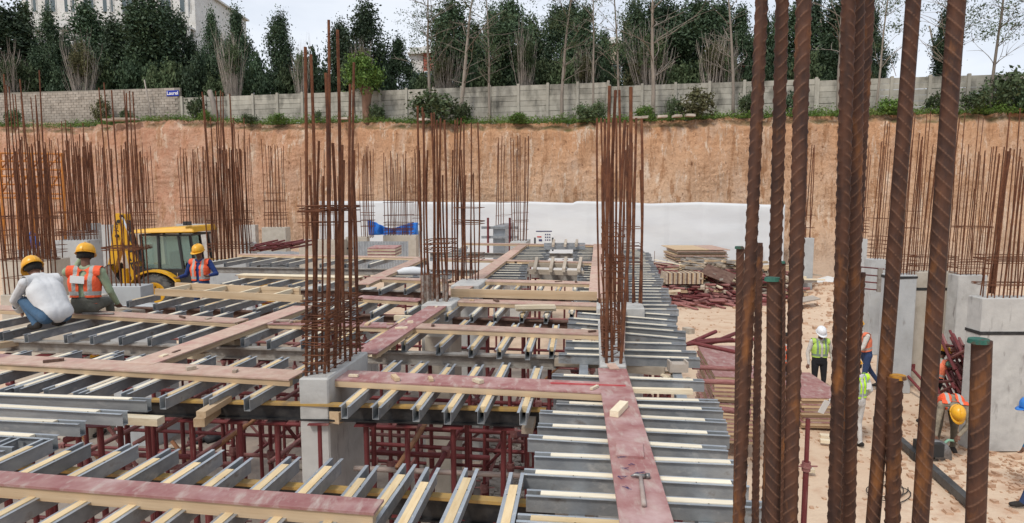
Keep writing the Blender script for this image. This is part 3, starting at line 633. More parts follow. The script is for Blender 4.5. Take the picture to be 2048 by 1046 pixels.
# dry sticks and slabs lying on the lip
for i, (px, w, lb) in enumerate([(110,70,'tan brush heap'),]):
    t, D = tree_at(px, 1.6, 'brush_heap', 'heap of dry tan sticks on the bank edge at left', 'brush')
    m_ = MB()
    for _ in range(150):
        p = Vector((random.gauss(0, .75), random.gauss(0, .3), U(-.1,.35))); a = U(0, 3.14); q = p + Vector((math.cos(a)*U(.3,.7), math.sin(a)*.3, U(-.15,.15)))
        m_.tube(p, q, .014, .006, 4)
    m_.build('sticks', 'timber', t, False, (0,0,0))['kind'] = 'stuff'
for i, (px, w) in enumerate([(240,44),(262,50),(690,20),(1270,16),(1285,14),(1320,18),(1350,16),(1375,20),(850,26)]):
    t, D = tree_at(px, .9, 'stone_slab', 'flat pale stone slab lying on the lip of the bank', 'stone', 'slabs on the bank edge')
    h = .07; L = w*D/F/2
    MB().quadbox([(x*L*U(.8,1.1), y*.3*U(.8,1.1), z*h+U(-.02,.02)) for z in (-1,1) for x, y in ((-1,-1),(1,-1),(1,1),(-1,1))]).build('slab', 'stone', t, False, (0,0,.12))
# ------------------------------------------------------------ buildings beyond the trees
def house(label, px0, px1, ytop, ybot, D, depth, wallm, floors, nwin, roofm='paint_white', balc=False, name='house', win=(1.1,1.3)):
    a = atd(px0, 395, D); b = atd(px1, 395, D); zt = CZ+(395-ytop)*D/F; zb = 9.5
    t = thing(name, label, 'building', ((a.x+b.x)/2, D, zb)); w = b.x-a.x; x0, x1 = -w/2, w/2; H = zt-zb; fh = H/floors
    MB().box(x0, x1, 0, depth, 0, H).build('wall', wallm, t, False, (0,0,0))
    MB().box(x0-.35, x1+.35, -.45, depth+.3, H, H+.22).box(x0-.1, x1+.1, -.15, .0, H+.22, H+.8).build('roof', roofm, t, False, (0,0,0))
    fm = MB().box(-win[0]/2-.08, win[0]/2+.08, -.07, .03, -win[1]/2-.08, win[1]/2+.08).mesh('window', 'paint_white')
    gm = MB().box(-win[0]/2, win[0]/2, -.09, -.071, -win[1]/2, win[1]/2).mesh('pane', 'glass')
    mm = MB().box(-.025, .025, -.11, -.091, -win[1]/2, win[1]/2).mesh('mullion', 'paint_white')
    for fl in range(floors):
        z = fl*fh + fh*.55
        for i in range(nwin):
            x = x0 + w*(i+.5)/nwin
            wn = addchild('window', fm, t, (x, 0, z)); addchild('pane', gm, wn); addchild('mullion', mm, wn)
        MB().box(x0-.06, x1+.06, -.12, -.002, fl*fh-.12, fl*fh+.12).build('floor_band', roofm, t, False, (0,0,0))
        if balc:
            for i in range(0, nwin, 2):
                x = x0 + w*(i+.5)/nwin; bw = w/nwin*.46
                MB().box(x-bw, x+bw, -1.5, -.13, fl*fh-.1, fl*fh+.12).build('balcony_slab', 'paint_white', t, False, (0,0,0))
                MB().box(x-bw, x+bw, -1.5, -1.42, fl*fh+.13, fl*fh+1.0).build('balcony_parapet', 'paint_white', t, False, (0,0,0))
                MB().box(x+bw-.3, x+bw, -1.4, -1.1, fl*fh+1.0, fl*fh+fh-.12).build('pillar', 'paint_white', t, False, (0,0,0))
    return t
house('white apartment block with balconies behind the left trees', 72, 408, -10, 190, 74, 14, 'paint_white', 4, 9, 'paint_white', True, 'apartment_building')
house('white house with flat roof seen left of the grey trunks', 826, 850, 118, 190, 78, 8, 'paint_white', 2, 1)
house('brick-red house wing beside the white house', 851, 874, 116, 190, 77, 7, 'paint_brick', 2, 1)
house('beige house with a flat overhanging roof among the trees', 1198, 1238, 98, 190, 82, 9, 'paint_beige', 2, 2)
house('white low house behind the wall, left of the beige one', 1072, 1100, 108, 190, 92, 8, 'paint_white', 2, 2)
house('brick-red house with white frame near the leaning trunk', 1478, 1530, 136, 175, 70, 8, 'paint_brick', 2, 2)
house('long white low building far behind the bare bushes', 1325, 1475, 158, 175, 90, 8, 'paint_white', 1, 8)
house('distant pale tower block between two trees', 946, 974, 105, 190, 160, 15, 'paint_white', 6, 4, win=(1.4,1.2))
# barbed wire stays on the right wall
for i, px in enumerate((1778, 1790)):
    p = wpt(px); t = thing('wall_stay', 'thin metal stay on top of the right wall, slanting %s' % ('right' if i else 'left'), 'stay', p + Vector((0,0,wz(px,156))), 'metal stays on the wall')
    MB().tube((0,0,-.1), ((.5 if i else -.4),0,.95), .02, .015, 5).build('rod', 'pipe_grey', t, False, (0,0,0))
# ------------------------------------------------------------ white membrane on the foot of the bank
def membrane():
    m_ = MB(); edges = [(640,402),(770,402),(880,404),(1000,404),(1060,403),(1150,406),(1152,402),(1250,404),(1300,407),(1400,404),(1480,407),(1532,409),(1570,409)]
    nx, nz = 180, 26; t0 = 640; t1 = 1570; v = []
    for i in range(nx+1):
        px = t0 + (t1-t0)*i/nx
        for (a, ya), (b, yb) in zip(edges, edges[1:]):
            if a <= px <= b: yt = ya + (yb-ya)*(px-a)/(b-a)
        d = ray(px, 395); d = Vector((d.x/d.y, 1, 0)); D = (bnor.dot(BL[0])-1.75)/bnor.dot(d); P = d*D; ztp = CZ-(yt-395)*D/F
        for j in range(nz+1):
            z = -.05 + (ztp+.05)*j/nz
            o_ = .05*N.noise(Vector((px*.006, z*1.1, 3))) + .018*N.noise(Vector((px*.03, z*4, 8))) + (.05 if int((px-t0)/77) % 2 else 0) + .5*(1-j/nz)*-.6
            Q = P + bnor*(o_-.1); m_.v.append((Q.x, Q.y, z))
    for i in range(nx):
        for j in range(nz): m_.f.append((i*(nz+1)+j, (i+1)*(nz+1)+j, (i+1)*(nz+1)+j+1, i*(nz+1)+j+1)); m_.m.append(0)
    o = m_.build('membrane_sheet', 'sheet_white', None, True); tag(o, 'long white membrane sheet draped over the foot of the orange bank', 'sheet')
    o.modifiers.new('thickness', 'SOLIDIFY').thickness = .02
membrane()
# ------------------------------------------------------------ reinforcement meshes
def ribbed_bar(name, dia=.028, L=2.6, m_='rust_near', pitch=.0165, lean=.5, seed=0):
    """deformed bar with two rows of slanting ribs"""
    n = 20; dz = .0016; k = int(L/dz); th = np.arange(n)*2*math.pi/n; z = np.arange(k+1)*dz
    T, Z = np.meshgrid(th, z); r = dia/2
    side = np.where(np.sin(T) >= 0, 1.0, -1.0); c = np.cos(T)
    ph = ((Z + c*side*dia*lean + (side > 0)*pitch/2)/pitch) % 1.0
    rib = np.clip(1-np.abs(ph-.5)/.15, 0, 1)**.7 * np.clip(np.abs(np.sin(T))*1.5, 0, 1)
    lon = np.clip(1-np.abs(np.sin(T))/.25, 0, 1)*.0012
    rr = r*.93 + rib*.0023*(dia/.028) + lon
    X = rr*np.cos(T); Y = rr*np.sin(T)
    rs = random.Random(seed); ax, ay = rs.uniform(-.006,.006), rs.uniform(-.006,.006)
    X = X + ax*np.sin(Z*2.1); Y = Y + ay*np.sin(Z*1.7)
    V = np.stack([X, Y, Z], 2).reshape(-1, 3)
    i = np.arange(k)[:,None]*n; j = np.arange(n)[None,:]; j2 = (j+1) % n
    Q = np.stack([i+j, i+j2, i+n+j2, i+n+j], 2).reshape(-1, 4)
    me = bpy.data.meshes.new(name); caps = len(V)
    faces = Q.tolist() + [list(range(k*n, k*n+n))]
    me.from_pydata(V.tolist(), [], faces); me.materials.append(MT[m_]); at_ = me.attributes.new('rib', 'FLOAT', 'POINT'); at_.data.foreach_set('value', rib.reshape(-1).astype('f')); me.polygons.foreach_set('use_smooth', [True]*(len(faces)-1)+[False]); me.update(); return me
def unit_bars(m_):
    """unit length on Z, diameter 1, slightly bent (bend measured in diameters)"""
    out = []
    for s in range(5):
        rs = random.Random(s+50); a, b = rs.uniform(-1.1, 1.1), rs.uniform(-1.1, 1.1); m_b = MB(); n = 7
        for i in range(9):
            z = i/8; ox, oy = a*math.sin(3.1*z), b*math.sin(2.6*z)
            for j in range(n): t = 2*math.pi*j/n; m_b.v.append((ox+.5*math.cos(t), oy+.5*math.sin(t), z))
        for i in range(8):
            for j in range(n): m_b.f.append((i*n+j, i*n+(j+1)%n, (i+1)*n+(j+1)%n, (i+1)*n+j)); m_b.m.append(0)
        m_b.f.append(tuple(8*n+j for j in range(n))); m_b.m.append(0)
        out.append(m_b.mesh('rebar', m_, False))
    return out
BAR = unit_bars('rust'); CEM = MB().path([(0,0,0),(0,0,1)], .62, 7).mesh('cement_coat', 'cement_bar', True)
def rebar(par, p, q, dia, m_=None):
    return inst('rebar', m_ or random.choice(BAR), par, p, q, dia)
def stirrup(par, pts, z, r=.006, tilt=0, m_='rust', over=.03):
    """closed tie running round the given plan points"""
    cx = sum(p[0] for p in pts)/len(pts); cy = sum(p[1] for p in pts)/len(pts); ax, ay = U(-tilt, tilt), U(-tilt, tilt)
    P = []
    for (x, y) in pts:
        dx, dy = x-cx, y-cy; L = math.hypot(dx, dy) or 1; k = 1+over/L
        P.append((cx+dx*k, cy+dy*k, z+dx*ax+dy*ay))
    m_b = MB()
    for a, b in zip(P, P[1:]+P[:1]): m_b.tube(a, b, r, n=4)
    return m_b.build('stirrup', m_, par)
ZJ, ZB = 3.24, 3.31         # tops of joists, of walkway boards
YAW = R(7.2)
ax_l = Vector((math.sin(YAW), math.cos(YAW), 0)); ax_t = Vector((math.cos(YAW), -math.sin(YAW), 0))
def rect_pts(c, w, d, a=None):
    l, t = (ax_l, ax_t) if a is None else (Vector((math.sin(a), math.cos(a), 0)), Vector((math.cos(a), -math.sin(a), 0)))
    return [Vector((c[0], c[1], 0)) + t*(x*w/2) + l*(y*d/2) for x, y in ((-1,-1),(1,-1),(1,1),(-1,1))]
def col_body(par, c, w, d, z0, z1, m_='concrete', a=None, tape=None, name='concrete_body', bev=.012):
    P = rect_pts(c, w, d, a); m_b = MB(); m_b.quadbox([Vector((p.x, p.y, z0)) for p in P] + [Vector((p.x, p.y, z1)) for p in P])
    o = m_b.build(name, m_, par); b = o.modifiers.new('bevel', 'BEVEL'); b.width = bev; b.segments = 1
    if tape:
        P = rect_pts(c, w+.02, d+.02, a); m_b = MB(); m_b.quadbox([Vector((p.x, p.y, tape-.035+U(-.02,.02))) for p in P] + [Vector((p.x, p.y, tape+.035)) for p in P]); m_b.build('tape', 'black_tape', par)
    return o
def colthing(label, c, z, grp='concrete columns with starter bars'):
    return thing('concrete_column', label, 'column', (c[0], c[1], z), grp)
# ---- explicit bars: (foot px, foot py, head px, head py, dia)
def bars_px(t, L, zf):
    pts = []
    for (xb, yb, xt, yt, dia) in L:
        p = atz(xb, yb, zf); q = atd(xt, yt, p.y + U(-.05,.05)); rebar(t, p - Vector((0,0,.05)), q, dia); pts.append(p)
    return pts
# K1: the long narrow column left of centre
a0 = atz(597, 757, 3.36); b0 = atz(656, 757, 3.36); cK1 = None
t = colthing('long narrow concrete column left of centre with sixteen tall rusty bars', ((a0.x+b0.x)/2, a0.y), 0)
far = atz(736, 703, 3.36); m_ = MB(); dv = far - atz(656, 757, 3.36)
P4 = [a0, b0, b0+dv, a0+dv]
m_.quadbox([Vector((p.x, p.y, 0)) for p in P4] + [Vector((p.x, p.y, 3.36)) for p in P4]); o = m_.build('concrete_body', 'concrete', t); bv = o.modifiers.new('b', 'BEVEL'); bv.width = .012
K1 = [(612,752,609,94,.027),(622,749,619,109,.026),(634,748,640,282,.02),(632,742,618,350,.02),(648,747,649,146,.027),(657,744,656,40,.024),(655,733,652,149,.02),(669,736,672,60,.027),(667,728,664,286,.026),(680,718,675,165,.026),(691,722,687,290,.026),(703,713,703,168,.026),(700,722,708,125,.024),(712,708,706,345,.02),(721,703,709,300,.022),(690,708,690,320,.02),(643,738,646,352,.018)]
bars_px(t, K1, 3.36)
Pl = [a0+(b0-a0)*.14+dv*.05, a0+(b0-a0)*.86+dv*.05, a0+(b0-a0)*.86+dv*.93, a0+(b0-a0)*.14+dv*.93]; pl = [(p.x, p.y) for p in Pl]
zz = lambda y, D=5.9: CZ-(y-395)*D/F
for y in (735,718,702,688): stirrup(t, pl, zz(y), .005, .02)
for y in (672,664,655,640,634,628,622,617,611,605,600,596): stirrup(t, pl, zz(y), .005, .14)
for y in (443,421,417,411): stirrup(t, pl, zz(y), .005, .06)
for k in range(3):
    q = [(p.x, p.y) for p in (a0+(b0-a0)*.14+dv*(.1+.27*k), a0+(b0-a0)*.86+dv*(.1+.27*k), a0+(b0-a0)*.86+dv*(.33+.27*k), a0+(b0-a0)*.14+dv*(.33+.27*k))]
    for y in (740, 710, 680, 645, 620, 415): stirrup(t, q, zz(y, 5.8+.25*k), .0045, .12)
for k in range(7):
    p = a0+(b0-a0)*U(.1,.9)+dv*U(0,.9); q = a0+(b0-a0)*U(.1,.9)+dv*U(0,.95); p.z = zz(U(596,672)); q.z = p.z+U(-.06,.1)
    MB().tube(p, q, .005, n=4).build('tie_wire', 'rust', t)
# K2: right column astride the long walkway
def colK(label, xl, xr, yf, yb_, zt, bars, loops, m_='concrete', z0=0, D=None, wid=None):
    a = atz(xl, yf, zt); b = atz(xr, yf, zt); back = atz((xl+xr)/2, yb_, zt); d = back.y-a.y; dv_ = Vector((math.sin(YAW)*d, d, 0))
    t = colthing(label, ((a.x+b.x)/2, a.y), z0); P = [a, b, b+dv_, a+dv_]; mb = MB()
    mb.quadbox([Vector((p.x, p.y, z0)) for p in P]+[Vector((p.x, p.y, zt)) for p in P]); o = mb.build('concrete_body', m_, t); bv = o.modifiers.new('b', 'BEVEL'); bv.width = .012
    bars_px(t, bars, zt)
    pl = [(p.x, p.y) for p in (a+(b-a)*.12+dv_*.08, a+(b-a)*.88+dv_*.08, a+(b-a)*.88+dv_*.92, a+(b-a)*.12+dv_*.92)]; Dm = a.y+d/2
    for y, tl in loops: stirrup(t, pl, CZ-(y-395)*Dm/F, .0055, tl)
    return t, P
t, P = colK('narrow column in the long red walkway with eight rusty bars reaching highest', 1200, 1253, 731, 640, 3.33,
 [(1213,726,1220,172,.03),(1225,724,1232,180,.03),(1241,727,1258,174,.034),(1216,700,1211,238,.022),(1238,702,1249,240,.032),(1228,690,1233,236,.024),(1219,665,1203,236,.022),(1244,668,1252,300,.024),(1209,715,1206,330,.022)],
 [(705,.1),(700,.1),(694,.05),(684,.1),(678,.1),(672,.1),(655,.1),(646,.12),(640,.1),(631,.1),(624,.12),(618,.1),(560,.04),(530,.08),(525,.08),(520,.04),(495,.06),(490,.08),(457,.05)])
# hooks bristling between the bars
for k in range(16):
    y = 610+k*6.5; p = P[0]+(P[1]-P[0])*.2; D_ = P[0].y+.3; q = Vector((p.x+.17, D_+U(-.05,.2), CZ-(y-395)*D_/F)); p = Vector((p.x, D_, q.z+U(-.04,.04)))
    MB().path([p, (p+q)/2+Vector((0,0,U(-.04,.03))), q], .004, 4).build('tie_hook', 'rust', t)
t, P = colK('wide pad column behind the walkway column with thinner bars', 1193, 1290, 617, 604, 3.32,
 [(1199,606,1196,236,.03),(1207,606,1210,240,.03),(1216,610,1219,300,.03),(1266,606,1272,236,.036),(1279,606,1284,238,.04),(1270,604,1272,330,.03),(1240,604,1240,180,.036),(1228,604,1226,236,.036),(1256,604,1256,250,.03),(1283,607,1279,340,.03)],
 [(526,.04),(520,.03),(493,.06),(490,.05),(455,.02)])
t, P = colK('slim column seen between the right central bars, behind them', 1247, 1268, 484, 480, 3.3, [(1255,482,1257,290,.035),(1259,482,1260,285,.035),(1262,481,1264,300,.03),(1266,481,1266,285,.03),(1250,481,1250,280,.03)], [(470,0),(476,0),(460,0),(440,0)])
# K3
t, P = colK('centre column whose bar feet are coated with grey cement', 842, 903, 610, 596, 3.33,
 [(846,602,835,212,.032),(856,602,843,215,.03),(865,601,862,226,.032),(875,603,873,240,.028),(888,602,882,236,.03),(893,603,889,240,.034),(851,599,848,225,.028),(861,598,856,300,.03),(870,598,868,225,.026),(880,598,878,330,.03),(897,599,887,350,.028),(843,600,838,300,.028)],
 [(497,.05),(491,.06),(486,.05),(482,.06),(500,.06),(478,.05),(545,.03)])
for p in [c for c in t.children if c.name.startswith('rebar')][:8]:
    o = inst('cement_coat', CEM, t, p.location + t.location, p.location + t.location + Vector((0,0,.45)), .038)
# K4
t, P = colK('column pad right of centre with thin bars and cement-splashed feet', 901, 958, 571, 557, 3.32,
 [(906,560,905,300,.03),(911,560,911,240,.03),(917,558,915,236,.03),(922,559,921,300,.03),(928,558,927,245,.032),(934,560,932,350,.026),(940,558,942,245,.028),(945,558,944,349,.026),(951,560,947,346,.026),(956,559,955,245,.03),(925,556,918,330,.03),(914,556,924,236,.03)],
 [(440,.05),(443,.05),(447,.04),(515,.05),(509,.05),(520,.04),(415,.02)])
# K5: two slim ones at the far end of the deck
t, P = colK('far slim column still in its steel shutter clamps', 986, 1010, 452, 446, 3.8, [(992,449,996,285,.035),(997,449,998,275,.035),(1002,449,1005,272,.035),(1007,449,1010,290,.03)], [(405,0),(430,0)], 'galv', 0)
zc_ = CZ
for y in (455, 474):
    D = P[0].y-.08; z = CZ-(y-395)*D/F
    MB().box(P[0].x-.45, P[1].x+.5, D-.04, D+.04, z-.05, z+.05).build('clamp', 'galv_web', t)
for x in (-.42, .42): MB().tube(((P[0].x+P[1].x)/2+x, D-.1, zc_-110*D/F), ((P[0].x+P[1].x)/2+x, D-.1, zc_-40*D/F), .05, n=6).build('strut', 'maroon', t)
t, P = colK('far column with closely spaced bars right of the shuttered one', 1020, 1052, 484, 478, 3.3, [(1025,482,1022,275,.035),(1030,482,1028,280,.035),(1035,481,1034,300,.03),(1041,482,1040,270,.035),(1046,482,1050,275,.035),(1052,482,1056,272,.045),(1037,480,1036,272,.035),(1048,480,1052,320,.03)], [(440,.03),(443,.02),(405,0),(425,0),(460,0)])
# ---- clusters described by counts
def cluster(label, x0, x1, yb, zt, tops, face=None, d=.5, loops=(), m_='concrete', z0=0, tape=None, lean=0, dia=.03, rows=2, leans=.012, grp='concrete columns with starter bars', px_w=None):
    """x0..x1: pixel span of the bars; yb: pixel row of the top of the concrete; tops: [(count, row of the bar heads)]"""
    p0 = atz(x0, yb, zt); p1 = atz(x1, yb, zt); D = p0.y
    fx0, fx1 = face if face else (x0-6, x1+6)
    f0, f1 = atz(fx0, yb, zt), atz(fx1, yb, zt); w = f1.x-f0.x
    t = colthing(label, ((f0.x+f1.x)/2, D), z0, grp)
    c = ((f0.x+f1.x)/2, D+d/2)
    if zt - z0 > .05: col_body(t, c, w, d, z0, zt, m_, 0, tape)
    n = sum(k for k, _ in tops); pts = []
    heads = [y for k, y in tops for _ in range(k)]; random.shuffle(heads)
    for i, yt in enumerate(heads):
        f = (i+.5)/n + U(-.3,.3)/n; back = (i % rows)/(max(1, rows-1))*d*.8+.06
        p = Vector((p0.x+(p1.x-p0.x)*f, D+back, zt-.05)); yt += U(-9, 9)
        z = CZ-(yt-395)*D/F; L = z-zt; q = Vector((p.x+L*(lean+random.gauss(0, leans)), p.y+U(-.03,.03)*L, z)); rebar(t, p, q, dia*U(.8, 1.1)); pts.append(p)
    pl = [(p0.x, D+.04), (p1.x, D+.04), (p1.x, D+d*.85+.08), (p0.x, D+d*.85+.08)]
    for y in loops: stirrup(t, pl, CZ-(y-395)*(D+.3)/F, .007 if D < 20 else .012, .02)
    return t
cluster('column beside the blue tarpaulin with many short bars', 768, 822, 471, 3.0, [(10,312),(9,340)], (766,832), .9, (400,405,430,445,450,457,460,466), 'concrete_warm', dia=.036)
cluster('low column right of the blue tarpaulin', 826, 842, 462, 3.0, [(5,300),(3,320)], (818,841), .6, (400,430,436,448), 'concrete', dia=.036)
cluster('column behind the tall left-centre bars, its top just above the deck', 604, 678, 480, 2.9, [(7,315),(6,345),(4,300)], (597,686), .7, (425,428,450), 'concrete_warm', dia=.032)
cluster('grey column with a dark band right of the tall left-centre bars', 722, 745, 474, 3.0, [(6,295),(5,310)], (691,734), .6, (425,430,412,440,452,390), 'concrete_warm', dia=.036, tape=2.45)
cluster('short stump column before the corrugated steel', 528, 566, 455, 3.2, [(7,288),(5,300)], (523,571), .8, (386,400,402,425,430,438), 'concrete_warm', dia=.04)
cluster('column behind the yellow cab roof with short bars', 360, 408, 448, 3.0, [(9,298),(7,315)], (352,412), .8, (410,412,395,420,425,430), 'concrete', dia=.05)
cluster('dense bundle of bars right of the cab, reaching above the wall', 416, 486, 523, 3.0, [(7,185),(8,240),(14,300),(8,330)], (412,492), .8, (492,488,486,445,440,422,495,500), 'concrete_blue', dia=.036, rows=4)
cluster('tall bars before the excavator arm, on a grey stub', 208, 280, 573, 3.0, [(3,182),(5,178),(4,292),(3,300)], (198,281), .5, (494,498,496,492), 'concrete_blue', dia=.027, lean=-.0, leans=.012)
cluster('bars behind the excavator arm with close ties', 252, 296, 460, 3.0, [(7,285),(7,300),(5,320)], None, 1.0, (402,405,440,444,450,430,425), 'concrete_warm', dia=.042)
cluster('low grey block column at the left with knee-high ties', 110, 170, 481, 3.0, [(12,285),(10,305),(8,300)], (108,174), 1.0, (424,426,462,466,464,470), 'concrete_blue', dia=.036, rows=3)
cluster('tall pale column slab left of the excavator arm', 166, 184, 447, 3.4, [(5,290),(3,300)], (166,189), .6, (430,440), 'concrete_blue', dia=.05)
cluster('forest of short bars at the far left', 4, 96, 520, 3.0, [(12,290),(14,310),(8,300)], (0,100), .9, (437,434,432,460,470,490,500,505), 'concrete_warm', dia=.034, rows=4)
cluster('tall leaning bars nearest the left edge', 6, 88, 590, 2.6, [(3,145),(3,170),(4,190),(5,300),(4,280)], (0,100), .6, (516,520,518,554), 'concrete_warm', dia=.03, leans=.018)
cluster('middle-distance bars between the two left crews', 40, 70, 500, 3.0, [(5,188),(5,300)], None, .7, (430,434,470), 'concrete_blue', dia=.036)
cluster('far bars above the low grey block column', 128, 180, 462, 3.0, [(6,250),(6,268),(6,300)], None, .7, (388,386,420), 'concrete_blue', dia=.05)
cluster('thin far bars left of the cab', 186, 214, 450, 3.0, [(5,292),(5,300)], None, .6, (400,420,430), 'concrete_blue', dia=.045)
cluster('far bars between cab and corrugated steel', 482, 504, 450, 3.0, [(5,270),(3,300)], None, .6, (400,425), 'concrete', dia=.04)
cluster('low column seen under the deck edge right of the cab', 470, 500, 486, 3.0, [(2,450)], (484,502), .6, (), 'concrete_blue', dia=.03)
# right-hand columns
GR = 'tall concrete columns on the right'
cluster('farthest right-hand column, between the second and third near bars', 1560, 1574, 455, 3.0, [(4,285),(3,300)], (1559,1580), .4, (413,430,437,443,449), 'concrete_blue', tape=None, grp=GR, dia=.042)
cluster('slim right-hand column beside the third near bar', 1600, 1628, 476, 3.0, [(4,290),(2,300)], (1600,1629), .4, (430,455), 'concrete_blue', grp=GR, dia=.045)
cluster('right-hand column behind the fourth near bar', 1712, 1737, 478, 3.0, [(5,295),(3,310)], (1700,1736), .4, (415,440,446,452,458,464), 'concrete_blue', grp=GR, dia=.03, lean=.01)
cluster('right-hand column left of the fifth near bar, with red clamps', 1750, 1776, 519, 3.0, [(6,290),(3,250)], (1744,1775), .4, (436,472,480,488,496,505,512), 'concrete_blue', grp=GR, dia=.024, lean=.02)
cluster('broad right-hand column with a dark band at its top', 1792, 1834, 550, 3.0, [(4,275),(4,290),(5,300),(2,232)], (1782,1835), .4, (422,455,510,520,530,540), 'concrete_blue', grp=GR, dia=.022, lean=.02, tape=2.93)
cluster('broad right-hand column with dark strap at shoulder height', 1838, 1914, 544, 3.0, [(3,235),(4,232),(5,300),(6,315),(4,290)], (1833,1917), .4, (511,514,528,532), 'concrete_warm', grp=GR, dia=.024, lean=.024, tape=2.56, rows=3)
cluster('plain right-hand column behind the strapped one', 1922, 1980, 551, 3.0, [(5,295),(5,310),(4,380),(2,240)], (1918,1976), .4, (452,454,520,526,535,545), 'concrete', grp=GR, dia=.022, lean=.02, rows=3)
t = cluster('nearest right-hand column, widest, cut by the right picture edge', 1976, 2090, 597, 3.0, [(6,300),(8,330),(3,225),(5,296)], (1966,2180), .4, (516,518,524,566,568,510), 'concrete', grp=GR, dia=.024, lean=.022, tape=2.33, rows=3)
p = atz(1995, 590, 3.0)
for k in range(7): rebar(t, Vector((p.x+U(-.02,.08), p.y+.2+U(-.04,.04), 3.0)), Vector((p.x+.12+U(-.02,.08), p.y+.2, CZ+(395-(300+U(-10,30)))*p.y/F)), .03)
# square of ties on the right-hand columns
# ---- the near bars at the photographer's own column (D about 1 m)
NB = [ribbed_bar('rebar', .028, 2.4, 'rust_near', .0168, .36, s) for s in range(3)]
near = thing('concrete_column', 'column stub with huge rusty ribbed bars right before the camera', 'column', (.55, 1.1, 0))
col_body(near, (.55, 1.12), 1.0, .5, 0, 3.2, 'concrete', 0)
# px at row 62, px at row 983, width in px at row 500, head row (None: runs out of the picture), distance
NBL = [(1519,1477,27,None,1.06),(1561,1531,28,None,1.12),(1610,1590,33,None,1.0),(1693,1666,29,None,1.08),(1714,1694,28,None,1.14),(1734,1688,22,None,1.32),(1821,1746,30,None,1.05),(1911,1850,34,None,.98),
       (1484,1472,18,493,1.5),(1526,1511,17,484,1.6),(1549,1541,33,556,1.02),(1565,1562,14,523,1.7),(1748,1694,21,543,1.35),(1810,1791,33,758,1.03),(1980,1946,41,682,.86)]
for i, (xt, xb, w, head, D) in enumerate(NBL):
    q = atd(xt, 62, D); p = atd(xb, 983, D); dia = w*D/F/1.12; d = (q-p)/(q.z-p.z)
    top = p + d*((CZ-((head or 0)-395)*D/F if head else p.z+2.0)-p.z) if head else p + d*2.0
    foot = p + d*(3.15-p.z); L = (top-foot).length
    # trim or keep: mesh is 2.4 m, scaled so its head is at `top`
    b = top - d.normalized()*2.4*(dia/.028 if head else 1)
    me = NB[i % 3]; s_ = dia/.028
    o = bpy.data.objects.new('rebar', me); C.objects.link(o); o.parent = near; o.rotation_mode = 'QUATERNION'
    zax = (top-foot).normalized(); yy = (Vector((0,-1,0)) + zax*zax.y).normalized(); xx = yy.cross(zax); qd = Matrix((xx, yy, zax)).transposed().to_quaternion()
    o.rotation_quaternion = qd @ Quaternion((0,0,1), [R(75),R(20),R(-60),R(50),R(0),R(15),R(-20),R(-35),0,1,R(-20),0,0,R(30),R(-25)][i]); o.scale = (s_*(-1 if i in (3, 6, 7, 10) else 1), s_, 1.25); o.location = (top - zax*2.4*o.scale.z) - near.location
    if head:
        cm = 'cap_yellow' if i == 13 else ('cap_green' if i in (8,10,11,14) else 'rust_near')
        if cm != 'rust_near': MB().tube(top - zax*.005, top + zax*.0008, dia*.545, dia*.5, 18).build('bar_end_paint', cm, near)
# ------------------------------------------------------------ deck: joists
def chan_unit():
    """hat-shaped channel, unit length on Z, y up negative; returns meshes for steel and timber"""
    w, h, f, th = .048, .1, .022, .003
    out = [(-w/2-f,0),(-w/2,0),(-w/2,-h+th),(w/2,-h+th),(w/2,0),(w/2+f,0),(w/2+f,-th),(w/2+th,-th),(w/2+th,-h),(-w/2-th,-h),(-w/2-th,-th),(-w/2-f,-th)]
    v = []; f_ = []; n = len(out)
    for z in (0, 1):
        for x, y in out: v.append((x, -y, z))
    me = bpy.data.meshes.new('steel_channel')
    fc = [(j, (j+1)%n, n+(j+1)%n, n+j) for j in range(n)]
    for z in (0, n): fc += [(z+0,z+1,z+10,z+11),(z+1,z+2,z+9,z+10),(z+2,z+3,z+8,z+9),(z+3,z+4,z+7,z+8),(z+4,z+5,z+6,z+7)]
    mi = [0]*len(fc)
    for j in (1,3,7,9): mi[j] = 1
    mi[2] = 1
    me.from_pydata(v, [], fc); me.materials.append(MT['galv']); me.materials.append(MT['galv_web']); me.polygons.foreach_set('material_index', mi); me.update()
    return me
CH = chan_unit()
def timber_unit(name, w, h, m_, drop=.002):
    me = MB().quadbox([(x, y, z) for z in (0,1) for x, y in ((-w/2,drop),(w/2,drop),(w/2,drop+h),(-w/2,drop+h))]).mesh(name, m_); return me
# grain runs along Z for these unit timbers: use generated stretch through own material
mat('insert_yellow', (.56,.41,.22), (.65,.51,.31), 30, .8, 0, .2, 60, stretch=(1,1,.12), c3=(.42,.27,.13), s3=14, p3=(.58,.8), coord='Object', rnd_amt=.14)
mat('insert_pale', (.66,.58,.44), (.74,.67,.53), 30, .8, 0, .2, 60, stretch=(1,1,.12), c3=(.5,.38,.24), s3=14, p3=(.58,.8), coord='Object', rnd_amt=.12)
TI = {k: timber_unit('timber_insert', .047, .05, k, -.005) for k in ('insert_yellow', 'insert_pale')}
WIRE = MB().box(-.03, .03, -.0035, -.0005, 0, .004).mesh('tie_wire', 'steel_black')
def joist(p, q, label, grp, tim='insert_yellow', t0=.12, t1=.12, z=ZJ, wire=True):
    p = Vector((p.x, p.y, z)); q = Vector((q.x, q.y, z)); L = (q-p).length; d = (q-p)/L
    t = thing('joist', label, 'joist', p, grp); tw = U(-.02, .02); up = Vector((0,0,1)) + d.cross(Vector((0,0,1)))*tw
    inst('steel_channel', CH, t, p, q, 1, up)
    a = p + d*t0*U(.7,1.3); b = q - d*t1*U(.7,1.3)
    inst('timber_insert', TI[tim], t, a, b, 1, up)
    if wire:
        for s_ in (.3, L-.3): inst('tie_wire', WIRE, t, p+d*s_, q, 1, up, 1)
    return t
